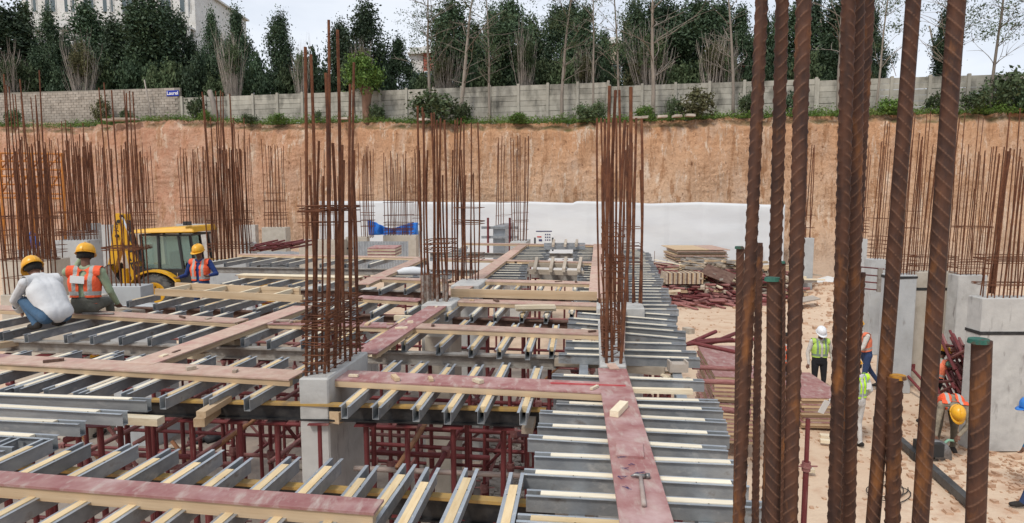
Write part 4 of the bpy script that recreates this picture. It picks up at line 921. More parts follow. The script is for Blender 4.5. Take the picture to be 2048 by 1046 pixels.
def pj(a, b, *k, **kw):  # by pixel
    p, q = atz(a[0], a[1], ZJ), atz(b[0], b[1], ZJ); d = (q-p).normalized(); s = Vector((-d.y, d.x, 0))
    return joist(p+d*U(-.04,.04)+s*U(-.015,.015), q+d*U(-.05,.05)+s*U(-.02,.02), *k, **kw)
VP = (1185, 395)
def toward(x, y, y2):    # same ray to the vanishing point, other row
    return (VP[0] + (x-VP[0])*(y2-395)/(y-395), y2)
# front bay
far1 = [(30,873),(100,878),(168,887),(260,890),(343,898),(428,902),(499,912),(582,916),(672,915),(753,925),(816,926),(870,935),(946,938),(1035,950)]
for i, (x, y) in enumerate(far1):
    n_ = toward(x, y, 1150); pj(n_, (x, y), '%s joist from the left of the nearest row, over the front yellow-topped beam' % nth(i), 'joists of the nearest bay', t1=.17)
# second bay (under the second board, over the black beam)
near2 = [(-230,745,702),(-130,752,702),(-60,765,700),(11,777,703),(27,779,706),(92,780,706),(152,786,708),(167,786,708),(240,790,712),(322,797,712),(415,797,713),(490,802,715),(687,811,723),(753,814,724),(831,819,725),(897,821,728),(964,822,727),(1046,827,730)]
for i, (x, y, y2) in enumerate(near2):
    pj((x, y), toward(x, y, y2), '%s joist from the left under the second red board, over the black beam' % nth(i), 'joists of the second bay', 'insert_pale' if i < 9 else 'insert_yellow')
# transverse pale joists at the left edge
for i, (x0, y0, x1, y1) in enumerate([(-420,772,290,800),(-400,790,243,824),(-400,818,155,845),(-380,843,104,872),(-380,880,20,898)]):
    pj((x0, y0), (x1, y1), '%s of the long crosswise joists at the lower left edge, counted from the back' % nth(i), 'crosswise joists at the left edge', 'insert_pale', t1=.18)
near3 = [(-60,655,618),(5,665,620),(59,668,620),(128,671,621),(185,672,621),(244,674,621),(302,675,622),(360,676,623),(425,677,625),(482,678,627),(540,682,627),(606,682,630),(670,684,632),(735,685,634),(808,687,635),(876,694,640),(941,698,643),(1000,701,645),(1053,703,648),(1100,700,650)]
for i, (x, y, y2) in enumerate(near3):
    pj((x, y), toward(x, y, y2), '%s joist from the left on the weathered grey beam' % nth(i), 'joists of the third bay', 'insert_pale' if i < 12 else 'insert_yellow')
near4 = [(252,603,588),(304,609,588),(354,612,588),(404,613,588),(447,616,589),(510,619,590),(547,619,592),(600,620,594),(650,621,595),(700,621,595),(744,624,595),(812,625,596),(893,629,598),(944,631,600),(992,632,600),(1041,633,601),(1091,634,602),(1144,626,603)]
for i, (x, y, y2) in enumerate(near4):
    pj((x, y), toward(x, y, y2), '%s joist from the left on the brown beam' % nth(i), 'joists of the fourth bay', 'insert_pale' if i % 3 else 'insert_yellow', wire=False)
near5 = [(440,568,549),(490,568,549),(539,569,550),(581,570,551),(640,573,552),(700,575,553),(761,579,555),(810,579,556),(845,578,557),(965,580,558),(988,580,559),(1032,578,560),(1078,580,560),(1116,581,561),(1150,581,561)]
for i, (x, y, y2) in enumerate(near5):
    pj((x, y), toward(x, y, y2), '%s joist from the left in the fifth bay of the deck' % nth(i), 'joists of the fifth bay', 'insert_yellow' if i % 2 else 'insert_pale', wire=False)
near6 = [(400,528,509),(450,526,509),(500,526,510),(541,526,511),(575,527,512),(640,528,512),(690,528,513),(736,529,513),(1100,537,520),(1130,538,521),(1160,541,522)]
for i, (x, y, y2) in enumerate(near6):
    pj((x, y), toward(x, y, y2), '%s joist from the left in the sixth bay of the deck' % nth(i), 'joists of the sixth bay', 'insert_pale', wire=False)
# crosswise joists passing under the long red walkway
rows = [(1110,788,1430,799),(1103,801,1446,816),(1084,820,1443,841),(1081,847,1459,866),(1065,871,1460,894),(1061,904,1490,924),(1053,938,1500,963),(1049,980,1520,1006),(1040,1032,1560,1062),
        (1103,745,1403,759),(1113,703,1393,714),(1134,692,1393,701),(1125,677,1373,686),(1144,652,1364,675),(1134,641,1369,661),(1143,632,1351,650),(1152,621,1351,639),(1155,613,1354,629)]
for i, (x0, y0, x1, y1) in enumerate(sorted(rows, key=lambda r: -r[1])):
    pj((x0, y0+4), (x1, y1+2), '%s crosswise joist under the long red walkway, counted from the camera' % nth(i, 'nearest'), 'crosswise joists along the right edge', 'insert_pale' if i > 0 else 'insert_yellow', t0=.1, t1=.13)
# receding crosswise joists, right edge strip and strips between the bays
def strip(y0, y1, xl, xr, grp, lab, dstep=.42):
    """crosswise joists between distance rows; xl,xr: functions giving pixel columns from the row"""
    D0, D1 = zdist(y0, ZJ), zdist(y1, ZJ); n = max(2, int(abs(D1-D0)/dstep)); i = 0
    for k in range(n+1):
        D = D0+(D1-D0)*k/n; y = 395+(CZ-ZJ)*F/D
        a = atz(xl(y)+U(-6,6), y, ZJ); b = atz(xr(y)+U(-6,6), y, ZJ); sl_ = .03*(b.x-a.x)
        joist(Vector((a.x, a.y+sl_, 0)), Vector((b.x, b.y-sl_, 0)), '%s %s' % (nth(i), lab), grp, 'insert_pale', wire=False, t0=.15, t1=.15); i += 1
lin = lambda a, b: (lambda y: a[0]+(b[0]-a[0])*(y-a[1])/(b[1]-a[1]))
strip(618, 499, lambda y: 1252, lin((1291,499),(1352,618)), 'crosswise joists of the far right strip', 'crosswise joist of the strip right of the central bars, counted away from the camera', .36)
strip(606, 528, lin((1164,528),(1150,606)), lambda y: 1200, 'crosswise joists left of the far walkway', 'short crosswise joist just left of the far walkway end', .4)
strip(562, 528, lin((1060,530),(1020,562)), lin((1052,530),(1048,562)), 'stub joists', 'stub joist beside the far opening', .7) if False else None
strip(552, 522, lambda y: 745+(552-y)*3.2, lambda y: 836+(552-y)*.6, 'crosswise joists left of the cement-footed bars', 'far crosswise joist left of the cement-footed bars', .42)
strip(556, 524, lambda y: 965+(556-y)*1.2, lambda y: 1052, 'crosswise joists right of centre', 'far crosswise joist right of the thin central bars', .42)
strip(515, 492, lambda y: 862+(515-y)*3, lambda y: 930, 'crosswise joists at the far end, left part', 'far-end crosswise joist left of the slanting board', .5)
strip(518, 492, lambda y: 1020+(518-y)*1.2, lambda y: 1095, 'crosswise joists at the far end, middle part', 'far-end crosswise joist right of the slanting board', .5)
strip(518, 492, lambda y: 1150, lambda y: 1196, 'crosswise joists at the far end, right part', 'far-end crosswise joist before the far walkway end', .5)
strip(556, 540, lambda y: 860, lambda y: 900, 'crosswise joists between the two centre columns', 'crosswise joist between the two centre columns', .5)
# ------------------------------------------------------------ deck: primary beams
def ibeam(p, q, label, body='steel_black', top='beam_yellow', h=.16, w=.1, z=ZJ-.1):
    p = Vector((p.x, p.y, z-.002)); q = Vector((q.x, q.y, z-.002))
    t = thing('steel_beam', label, 'beam', Vector((p.x, p.y, z-h)), 'beams carrying the joists')
    MB().bar(p, q, w, .02, drop=.01).build('top_flange', top, t)
    MB().bar(p, q, .014, h-.035, drop=.02+(h-.035)/2).build('web', body, t)
    MB().bar(p, q, w, .014, drop=h-.008).build('bottom_flange', body, t)
    return t
zP = ZJ-.1
def pb(a, b, *k, **kw): return ibeam(atz(a[0], a[1], zP), atz(b[0], b[1], zP), *k, **kw)
pb((-300,905), (1110,1006), 'nearest black beam with yellow top edge, lower left', w=.065)
pb((-260,783), (1092,817), 'long black beam with yellow top edge crossing the near column', h=.15, w=.07)
pb((-200,672), (1112,712), 'weathered grey beam below the third red board', body='beam_grey', top='beam_grey', h=.14, w=.11)
pb((225,612), (1150,642), 'brown steel beam across the middle of the deck', body='beam_brown', top='beam_brown', h=.15)
pb((430,575), (1165,587), 'dark beam below the fifth board', body='beam_brown', top='beam_grey', h=.15)
pb((380,533), (1060,541), 'far pale beam at the left of the deck', body='beam_grey', top='beam_grey', h=.15)
pb((1062,541), (1168,546), 'short weathered beam over the far opening', body='beam_grey', top='timber_grey', h=.2)
pb((860,505), (1190,507), 'farthest beam of the deck', body='beam_grey', top='beam_grey', h=.15)
# lengthwise beams under the crosswise joists at right
pb((1150,1100), (1172,640), 'lengthwise galvanised runner left of the walkway', body='galv_web', top='galv', h=.12, w=.09)
pb((1425,1100), (1345,700), 'lengthwise galvanised runner right of the walkway', body='galv_web', top='galv', h=.12, w=.09)
pb((1345,698), (1272,505), 'lengthwise runner under the far right strip', body='galv_web', top='galv', h=.12, w=.09)
# ------------------------------------------------------------ deck: walkway boards
def board(a, b, w, label, z=ZB, ply='ply_red', tim='timber', th=.052, pieces=None, seglen=2.44, over=.0):
    """film-faced plywood strip on timber edges; a, b: pixels of the centre line of the top face"""
    p = atz(a[0], a[1], z); q = atz(b[0], b[1], z); L = (q-p).length; d = (q-p)/L; side = d.cross(Vector((0,0,1))).normalized()
    t = thing('walkway_board', label, 'board', Vector((p.x, p.y, z-th-.014)), 'plywood-faced walkway boards')
    n = max(1, round(L/seglen)); up = Vector((0,0,1)); s0 = 0
    for i in range(n):
        s1 = L*(i+1)/n; j = U(-.008, .008); dz = U(0, .004); a_ = p+d*(s0+.003)+side*j+up*(dz-.007); b_ = p+d*(s1-.003)+side*(j+U(-.006,.006))+up*(U(0,.004)-.007)
        MB().bar(a_, b_, w, .014).build('plywood', ply if not isinstance(ply, list) else ply[i % len(ply)], t)
        for sg in (-1, 1):
            e = sg*(w/2-.026-U(0, .008)); r0, r1 = s0+U(0,.05), s1-U(0,.05)
            o = timberobj('edge_timber', p+d*r0+side*e-up*(.014+th/2), p+d*r1+side*e-up*(.014+th/2), .05, th-.003, tim, t)
        s0 = s1
    return t
TUNIT = {}
def timberobj(name, p, q, w, h, m_, parent=None, roll=(0,0,1)):
    """squared timber with its own grain direction: unit mesh scaled"""
    key = (round(w, 3), round(h, 3), m_)
    if key not in TUNIT:
        mb = MB().box(0, 1, -w/2, w/2, -h/2, h/2); me = mb.mesh(name, m_); me.materials.append(MT['endgrain'])
        TUNIT[key] = me
    o = bpy.data.objects.new(name, TUNIT[key]); C.objects.link(o); p = Vector(p); d = Vector(q)-p; o.rotation_mode = 'QUATERNION'
    x = d.normalized(); y = Vector(roll).cross(x).normalized(); z = x.cross(y); o.rotation_quaternion = Matrix((x, y, z)).transposed().to_quaternion(); o.scale = (d.length, 1, 1)
    if parent: o.parent = parent; o.location = p - parent.location
    else: o.location = p
    return o
PR = ['ply_red', 'ply_red', 'ply_pink']
board((-260,933), (760,1011), .15, 'nearest red board crossing the lower left corner', th=.075)
board((-300,697), (0,717), .3, 'left end of the second red board, before the left crew')
board((-4,717), (596,750), .3, 'second red board from the near column leftwards', ply=['ply_pink','ply_red','ply_red'])
board((650,748), (1250,778), .31, 'second red board from the near column to the walkway', ply=PR)
board((-200,604), (485,641), .28, 'third board, under the seated workers', ply=['ply_pink','ply_pink','ply_red'])
board((524,642), (790,650), .28, 'third board between the slanting boards', ply='ply_red')
board((812,650), (1206,665), .28, 'third board right of the centre slanting board', ply='ply_pink')
board((716,593), (844,600), .28, 'fourth board left of the cement-footed bars', ply='ply_red')
board((898,600), (1198,609), .32, 'fourth board right of the cement-footed bars', ply='ply_pink')
board((480,548), (722,554), .28, 'fifth board left part', ply='timber_pale')
board((738,555), (900,561), .28, 'fifth board before the white sack', ply='ply_pink')
board((958,560), (1197,566), .34, 'fifth board right part', ply='ply_pink')
board((480,508), (838,515), .3, 'sixth board left part', ply='ply_pink')
board((880,517), (1197,525), .3, 'sixth board right part', ply='ply_pink')
board((925,486), (1196,490), .34, 'farthest crosswise board at the deck end', ply='ply_pink')
board((1045,490), (905,590), .3, 'slanting board running from the far end to the centre columns', ply='ply_pink')
board((893,600), (726,706), .27, 'slanting red board from the centre column to the near column', ply='ply_red', z=ZB+.004)
board((842,516), (722,568), .3, 'far left slanting board', ply='ply_pink', z=ZB+.004)
board((606,612), (275,728), .3, 'left slanting board meeting the second red board', ply=['ply_pink','ply_red'], z=ZB+.004)
board((1196,488), (1196,596), .3, 'far end of the long walkway', ply='ply_pink', z=ZB+.004)
board((1234,618), (1226,700), .24, 'walkway stretch between the central bars', ply='ply_pink', z=ZB-.002)
board((1225,737), (1302,1075), .265, 'near end of the long red walkway, with chalk marks and a hammer', ply=['ply_red'], z=ZB+.004)
# raised timber frame left, thick timber right
t = thing('rung_frame', 'low raised timber frame with rungs in front of the blue-shirted worker', 'frame', atz(330, 596, ZB))
for (a, b) in (((312,590),(606,604)), ((352,577),(600,589))): timberobj('side_rail', atz(*a, ZB)+Vector((0,0,.05)), atz(*b, ZB)+Vector((0,0,.05)), .045, .11, 'timber', t)
for x, y in ((330,590),(405,594),(478,597),(548,600)): p = atz(x, y, ZB); timberobj('rung', p+Vector((0,.03,.06)), p+Vector((.12,.85,.06)), .045, .07, 'timber_pale', t)
t = thing('timber_beam', 'thick pale timber lying along the fourth board', 'timber', atz(902, 592, ZB)); timberobj('timber', atz(902, 594, ZB)+Vector((0,0,.07)), atz(1194, 601, ZB)+Vector((0,0,.07)), .05, .13, 'timber', t)
# loose timbers, blocks and offcuts
def loose(a, b, w, h, m_, label, z=ZB, dz=None, cat='timber', name='timber_block', grp=None, zb=None):
    p = atz(a[0], a[1], z); q = atz(b[0], b[1], z if zb is None else zb); dz = h/2 if dz is None else dz
    o = timberobj(name, p+Vector((0,0,dz)), q+Vector((0,0,dz)), w, h, m_); return tag(o, label, cat, grp)
loose((1228,836), (1248,815), .065, .045, 'timber_pale', 'short pale timber block lying on the long red walkway', dz=.03)
loose((1101,768), (1251,774), .012, .012, 'ply_strip', 'thin bright red strip lying across the walkway end', dz=.01, name='red_strip')
o = MB().box(-.085,.085,-.12,.12,0,.014).build('plywood_offcut', 'ply_red', loc=atz(1259,903,ZB)+Vector((0,0,.006))); o.rotation_euler = (0,0,R(-10)); tag(o, 'square red plywood offcut on the walkway near the hammer', 'offcut')
o = MB().box(-.045,.045,-.09,.09,0,.012).build('plywood_offcut', 'ply_pink', loc=atz(1225,736,ZB)+Vector((0,0,.01))); o.rotation_euler = (0,0,R(3)); tag(o, 'small brown plywood scrap at the foot of the walkway bars', 'offcut')
ht = thing('hammer', 'steel hammer lying at the bottom of the red walkway', 'hammer', atz(1275,955,ZB))
hp = atz(1281,952,ZB+.02); hq = atz(1288,1010,ZB+.02); MB().tube(hp, hq, .011, .013, 10).build('handle', 'pipe_grey', ht, True)
MB().path([hp+Vector((-.055,0,.0)), hp+Vector((-.03,.004,.004)), hp+Vector((0,0,.0)), hp+Vector((.03,0,0))], [.004,.011,.013,.013], 10).tube(hp+Vector((.03,0,0)), hp+Vector((.052,0,0)), .017, .017, 12).build('head', 'tool_metal', ht, True)
# pencil scribbles on the walkway
mk = thing('pencil_marks', 'dark scribbled marks on the red walkway beside the hammer', 'marks', atz(1250,945,ZB))
for (x, y) in ((1243,914),(1250,941),(1247,955),(1254,976),(1280,945),(1262,930)):
    p = atz(x, y, ZB+.0095); pts = [p+Vector((U(-.035,.035), U(-.03,.03), .004)) for _ in range(7)]; MB().path(pts, .0012, 4).build('stroke', 'ink', mk)
for i, (a, b, w, h, m_, z, lb) in enumerate([((245,838),(322,842),.09,.06,'timber_pale',3.1,'under the left crosswise joists'),((398,846),(452,803),.09,.07,'timber',3.06,'below the black beam, left of the near column'),((402,829),(455,797),.08,.05,'timber',3.16,'wedged on top of the yellow block'),
   ((668,836),(712,815),.1,.1,'timber',3.02,'sticking out from the near column under the black beam'),((1054,862),(1066,822),.09,.05,'timber_grey',3.05,'hanging at the right end of the black beam'),((1110,722),(1200,727),.1,.09,'timber_grey',3.1,'under the walkway, left of the bars'),((1254,735),(1330,741),.1,.09,'timber_grey',3.1,'under the walkway, right of the bars'),
   ((1370,659),(1384,663),.09,.07,'timber_grey',3.2,'at the right end of a crosswise joist'),((790,635),(870,639),.08,.07,'timber_pale',3.2,'left of the centre slanting board'),((768,690),(787,693),.09,.09,'timber_pale',3.12,'end seen beneath the slanting board'),((738,703),(760,706),.09,.09,'timber_pale',3.12,'beside the near column top'),
   ((374,709),(416,712),.1,.07,'timber_pale',3.15,'below the left slanting board'),((445,683),(475,687),.1,.08,'timber_pale',3.15,'on the grey beam by the slanting board'),((585,630),(612,632),.1,.08,'timber_pale',3.18,'behind the third board'),((200,615),(285,625),.09,.07,'timber_grey',3.2,'on the brown beam by the seated worker'),
   ((1262,780),(1385,783),.05,.04,'timber_pale',3.28,'plank piece right of the walkway'),((1030,614),(1110,613),.1,.05,'timber_pale',3.34,'lying on the fourth bay joists'),((1032,618),(1112,618),.09,.05,'timber_pale',3.29,'second one lying on the fourth bay joists'),((-60,700),(45,683),.1,.07,'timber',3.1,'at the left edge under the squatting worker')]):
    loose(a, b, w, h, m_, 'timber block ' + lb, z=z, dz=0)
# hands-height tools on the third board
o = MB().tube(atz(165,627,ZB+.02), atz(228,627,ZB+.02), .016, .014, 8).build('iron_bar', 'tool_metal'); tag(o, 'short iron bar lying on the third board by the seated worker', 'bar')
# weathered timber soldiers with cleats over the far opening
t = thing('timber_grid', 'weathered timber grid over the far square opening', 'frame', atz(1115, 540, ZJ))
for y in (531, 545):
    timberobj('beam', atz(1058, y, ZJ)+Vector((0,0,.02)), atz(1168, y+3, ZJ)+Vector((0,0,.02)), .1, .1, 'timber_grey', t)
for x in (1072, 1104, 1130, 1160): timberobj('rung', atz(x-3, 550, ZJ)+Vector((0,0,.1)), atz(x+2, 524, ZJ)+Vector((0,0,.1)), .07, .08, 'timber_grey', t)
t = thing('timber_grid', 'grey steel-and-timber grid at the far end of the deck', 'frame', atz(1130, 500, ZJ))
for y in (494, 500): timberobj('beam', atz(1088, y, ZJ)+Vector((0,0,.08)), atz(1170, y, ZJ)+Vector((0,0,.08)), .1, .12, 'galv', t)
for x in (1106, 1130, 1152): timberobj('rung', atz(x, 503, ZJ)+Vector((0,0,.18)), atz(x+2, 491, ZJ)+Vector((0,0,.18)), .08, .08, 'timber_grey', t)
# ------------------------------------------------------------ scaffold props and pipes under the deck
PO = MB().tube((0,0,0), (0,0,1), .5, n=10).mesh('outer_tube', 'maroon', True)
PI_ = MB().tube((0,0,0), (0,0,1), .5, n=10).mesh('inner_tube', 'maroon', True)
PLT = MB().box(-.08,.08,-.08,.08,-.004,.004).mesh('base_plate', 'maroon'); PLU = MB().box(-.09,.09,-.06,.06,-.004,.004).mesh('head_plate', 'maroon')
COL = MB().lathe([(.03,-.05),(.045,-.05),(.045,-.01),(.055,-.01),(.055,.01),(.045,.01),(.045,.05),(.03,.05)], n=10).tube((-.12,0,0),(.12,0,0),.009,n=5).mesh('collar', 'maroon_dust')
def prop(x, y, ztop, label, d=.062, mid=None):
    t = thing('steel_prop', label, 'prop', (x, y, .03), 'maroon props under the deck'); mid = mid or U(1.5, 1.9); h = ztop-.03
    a = Vector((x, y, .03)); l = U(-.025,.025)
    inst('outer_tube', PO, t, a, a+Vector((l*.5,0,mid)), d); inst('inner_tube', PI_, t, a+Vector((l*.5,0,mid-.1)), a+Vector((l,0,h-.008)), d*.76)
    inst('base_plate', PLT, t, a+Vector((0,0,.006))); o = inst('head_plate', PLU, t, a+Vector((l,0,h-.006))); inst('collar', COL, t, a+Vector((l*.5,0,mid)))
    return t
beams_px = [((-60,920),(1100,998),14,3.0,'the nearest beam'),((-20,790),(1088,817),13,2.97,'the long black beam'),((-60,680),(1106,705),15,2.98,'the weathered grey beam'),((240,614),(1150,640),11,2.97,'the brown beam'),((440,577),(1160,587),9,2.97,'the fifth-bay beam'),((390,536),(1160,543),9,2.97,'the far pale beam'),((870,507),(1190,508),5,2.97,'the farthest beam')]
for a, b, n, z, nm in beams_px:
    p, q = atz(*a, zP), atz(*b, zP)
    for i in range(n+1):
        c = p.lerp(q, (i+U(-.12,.12))/n)
        prop(c.x, c.y, z, '%s maroon prop from the left under %s' % (nth(i), nm))
p, q = atz(1150,1040,zP), atz(1172,640,zP)
for i in range(7): c = p.lerp(q, (i+.3)/7); prop(c.x-.05, c.y, 3.0, '%s maroon prop under the runner left of the walkway' % nth(i))
p, q = atz(1425,1040,zP), atz(1272,510,zP)
for i in range(13):
    c = p.lerp(q, (i+.3)/13); prop(c.x, c.y, 3.0, '%s maroon prop under the right edge of the deck' % nth(i, 'nearest'))
for i in range(14):     # between the beams
    c = Vector((U(-6.5, 1.8), U(7.5, 16), 0)); prop(c.x, c.y, 3.0+U(-.2,.15), 'maroon prop standing between the beams in the dusty under-deck, %s from the camera' % nth(i), .055)
PIPE = {k: MB().tube((0,0,0), (0,0,1), .5, n=9).mesh('pipe', k, True) for k in ('maroon', 'maroon_dust', 'pipe_grey', 'pipe_orange', 'steel_black')}
CLP = MB().box(-.04,.04,-.04,.04,-.04,.04).tube((0,-.07,0),(0,.07,0),.012,n=5).mesh('coupler', 'maroon_dust')
def pipe(p, q, label, d=.048, m_='maroon', cat='pipe', grp=None, name='scaffold_pipe', clamp=False):
    p = Vector(p); q = Vector(q)
    if not clamp:
        o = inst(name, PIPE[m_], None, p, q, d); return tag(o, label, cat, grp)
    t = thing(name, label, cat, p, grp); inst('tube', PIPE[m_], t, p, q, d)
    for s_ in (.15, .5, .85): inst('coupler', CLP, t, p.lerp(q, s_+U(-.06,.06)))
    return t
k = 0
for i in range(10):      # ledgers across
    y = 5.6 + i*1.15; 
    for z in (1.0+U(-.1,.1), 2.25+U(-.12,.12)):
        if rnd() < .3: continue
        x0 = U(-7.5,-5)-y*.12; x1 = U(1.0, 1.6)+y*.09; xm = U(-3.2,-1.2)
        for a, b in ((x0, xm+.3), (xm-.3, x1)):
            pipe((a, y+U(-.05,.05)-a*.12, z+U(-.04,.04)), (b, y-b*.12, z+U(-.04,.04)), '%s %s crosswise pipe under the deck, %s part' % (nth(i), 'low' if z < 1.6 else 'high', 'left' if a == x0 else 'right'), .05, random.choice(['maroon','maroon','maroon_dust']), grp='crosswise scaffold pipes', clamp=True)
for i in range(7):       # lengthwise
    x = -6.2+i*1.2
    for z in (1.1+U(-.1,.1), 2.35+U(-.1,.1)):
        y0 = U(4.2, 5.2); y1 = U(10, 15)
        pipe((x+y0*.126, y0, z), (x+y1*.126, y1, z+U(-.08,.08)), '%s %s lengthwise pipe from the left under the deck' % (nth(i), 'low' if z < 1.7 else 'high'), .05, random.choice(['maroon','maroon_dust']), grp='lengthwise scaffold pipes', clamp=True)
for i in range(13):      # braces
    x, y = U(-6, 1), U(4.6, 13); a = random.choice((-1, 1)); L = U(1.4, 2.6)
    pipe((x, y, U(.1, .6)), (x+a*L*.8, y+U(-.6,.6), U(1.9, 2.8)), 'sloping brace pipe in the scaffold under the deck, %s from the camera' % nth(i), .045, random.choice(['maroon','maroon_dust','pipe_orange']), grp='sloping scaffold braces')
# the ones that can be picked out in the near opening
def ppx(a, Da, b, Db, label, m_='maroon', d=.048): pipe(atd(*a, Da), atd(*b, Db), label, d, m_, grp='scaffold pipes in the near opening')
ppx((268,888),6.2,(425,800),6.2,'dusty maroon pipe sloping up to the yellow timber blocks','maroon_dust')
ppx((225,878),7.4,(285,845),7.6,'short pale pipe sloping behind the left joists','pipe_grey',.04)
ppx((425,900),6.3,(510,838),6.6,'rust-orange speckled pipe sloping left of the near column','pipe_orange',.05)
ppx((795,935),5.3,(868,820),6.8,'rust-orange pipe sloping right of the near column','pipe_orange',.05)
ppx((708,936),5.6,(1060,952),5.6,'pale grey pipe running level right of the near column','pipe_grey',.05)
ppx((740,904),6.6,(980,916),6.6,'maroon pipe with end plate right of the near column','maroon',.058)
ppx((740,835),6.2,(1055,850),6.2,'long maroon pipe across the opening right of the near column','maroon_dust',.052)
ppx((245,820),6,(400,832),6,'maroon pipe beyond the left block','maroon_dust',.055)
ppx((0,955),5.2,(500,925),6.4,'dusty pipe low behind the front joists','maroon_dust',.05)
ppx((130,880),5.6,(158,872),5.6,'short maroon pipe with a round flange at the left','maroon',.06)
ppx((1385,734),7.6,(1475,738),7.6,'level maroon pipe sticking out right of the deck edge','maroon_dust',.06)
ppx((1400,762),7,(1500,766),7,'second level pipe sticking out right of the deck edge','maroon_dust',.06)
ppx((1440,818),6,(1500,826),6,'third level pipe sticking out right of the deck edge','maroon_dust',.06)
for i, (x, y0, y1, w, m_) in enumerate([(310,808,905,13,'maroon'),(366,810,912,11,'steel_black'),(526,815,935,10,'steel_black'),(560,815,915,8,'maroon'),(571,815,915,8,'maroon'),(692,830,970,10,'maroon'),(744,822,935,14,'maroon'),(835,828,960,11,'maroon'),(937,830,935,13,'maroon'),(967,830,985,9,'maroon'),(177,845,915,11,'maroon'),(205,848,912,16,'maroon'),(732,866,930,11,'maroon_dust'),(452,825,930,11,'maroon'),(478,860,915,10,'maroon_dust'),(1057,868,1000,14,'maroon'),(1611,838,985,11,'maroon')]):
    D = .062*F/w; D = min(D, 7.2); p = atd(x, y1, D); q = atd(x, y0, D)
    if i < 16: prop(p.x, p.y, q.z, 'maroon prop in the near opening, %s of its row from the left' % nth(i), w*D/F, .9+U(0,.8))
t = thing('steel_prop', 'single maroon prop standing before the stacked red panels', 'prop', atd(1611,985,6.6)); p = atd(1608,1046,6.6); q = atd(1616,838,6.6)
inst('outer_tube', PO, t, Vector((p.x,p.y,ground_h(p.x,p.y))), p.lerp(q,.55), .06); inst('inner_tube', PI_, t, p.lerp(q,.5), q, .048); inst('collar', COL, t, p.lerp(q,.55))
for i, (a, Da, b, Db, m_, d) in enumerate([((740,868),8.2,(1050,884),8.2,'maroon_dust',.05),((720,886),7.2,(1055,905),7.4,'maroon',.05),((900,890),6.6,(965,815),7.6,'maroon_dust',.05),((990,905),7.5,(1040,815),8.5,'maroon',.05),((230,858),8.5,(600,874),8.5,'maroon',.05),((300,905),7.6,(590,912),7.6,'maroon_dust',.05),((540,925),6.0,(600,880),7,'maroon_dust',.05),((140,905),6.6,(420,915),6.4,'maroon',.055)]):
    ppx(a, Da, b, Db, '%s extra cross tube behind the near column row, counted from the right opening' % nth(i), m_, d)
# clutter on the deck
for i in range(30):      # small bits on top of the boards
    a, b = random.choice([((20,718),(590,749)),((660,749),(1190,775)),((0,617),(470,640)),((540,643),(780,649)),((830,651),(1190,664)),((910,601),(1180,608)),((600,616),(300,722)),((885,606),(740,696)),((970,560),(1180,565))])
    f = rnd(); px, py = a[0]+(b[0]-a[0])*f, a[1]+(b[1]-a[1])*f; h = U(.01,.03); p = atz(px, py, ZB+.006) + Vector((0,U(-.04,.04),h/2)); t_ = U(0,3.1); d = Vector((math.cos(t_), math.sin(t_), 0))*U(.03,.085)
    o = timberobj('wood_offcut', p-d, p+d, U(.02,.05), h, random.choice(['timber_grey','timber','timber_pale','beam_brown'])); tag(o, 'small wood scrap left lying on the walkway boards', 'offcut', 'wood scraps on the walkway boards')
# dark rag and planks on the floor
t = thing('floor_scrap', 'crumpled black rag on the floor between the props', 'rag', atz(412,880,.04)); MB().path([(-.35,0,.02),(-.1,.1,.08),(.12,-.1,.04),(.35,.1,.03)], [.03,.09,.11,.03], 7).path([(-.1,-.3,.03),(.1,.2,.07)], [.04,.06], 6).build('cloth', 'steel_black', t, True, (0,0,0))
for i, (a, b) in enumerate([((340,893),(400,896)),((560,905),(600,880)),((850,900),(910,905)),((90,905),(120,890)),((640,940),(560,930))]): loose(a, b, .14, .03, 'timber_grey', 'flat plank scrap on the floor under the deck, %s from the left' % nth(i), z=.05, dz=.02, name='plank_scrap')
# concrete piers seen beneath the deck
for i, (x0, x1, y, z1, m_, lb) in enumerate([(203,292,600,2.75,'concrete_blue','behind the left props'),(80,150,600,2.9,'concrete_warm','under the squatting worker'),(852,905,760,2.95,'concrete_warm','right of the near column, under the grey beam'),(878,935,700,2.95,'concrete_blue','behind the right opening'),(700,730,640,2.9,'concrete','in shade beyond the near column'),(604,650,560,2.9,'concrete','below the left slanting board')]):
    D = [12.2,12.5,8.9,12.0,13.5,14][i]; a, b = atd(x0, 395, D), atd(x1, 395, D); t = thing('concrete_pier', 'grey concrete pier %s' % lb, 'column', ((a.x+b.x)/2, D, 0), 'piers under the deck'); col_body(t, ((a.x+b.x)/2, D+.4), b.x-a.x, .8, 0, z1, m_)
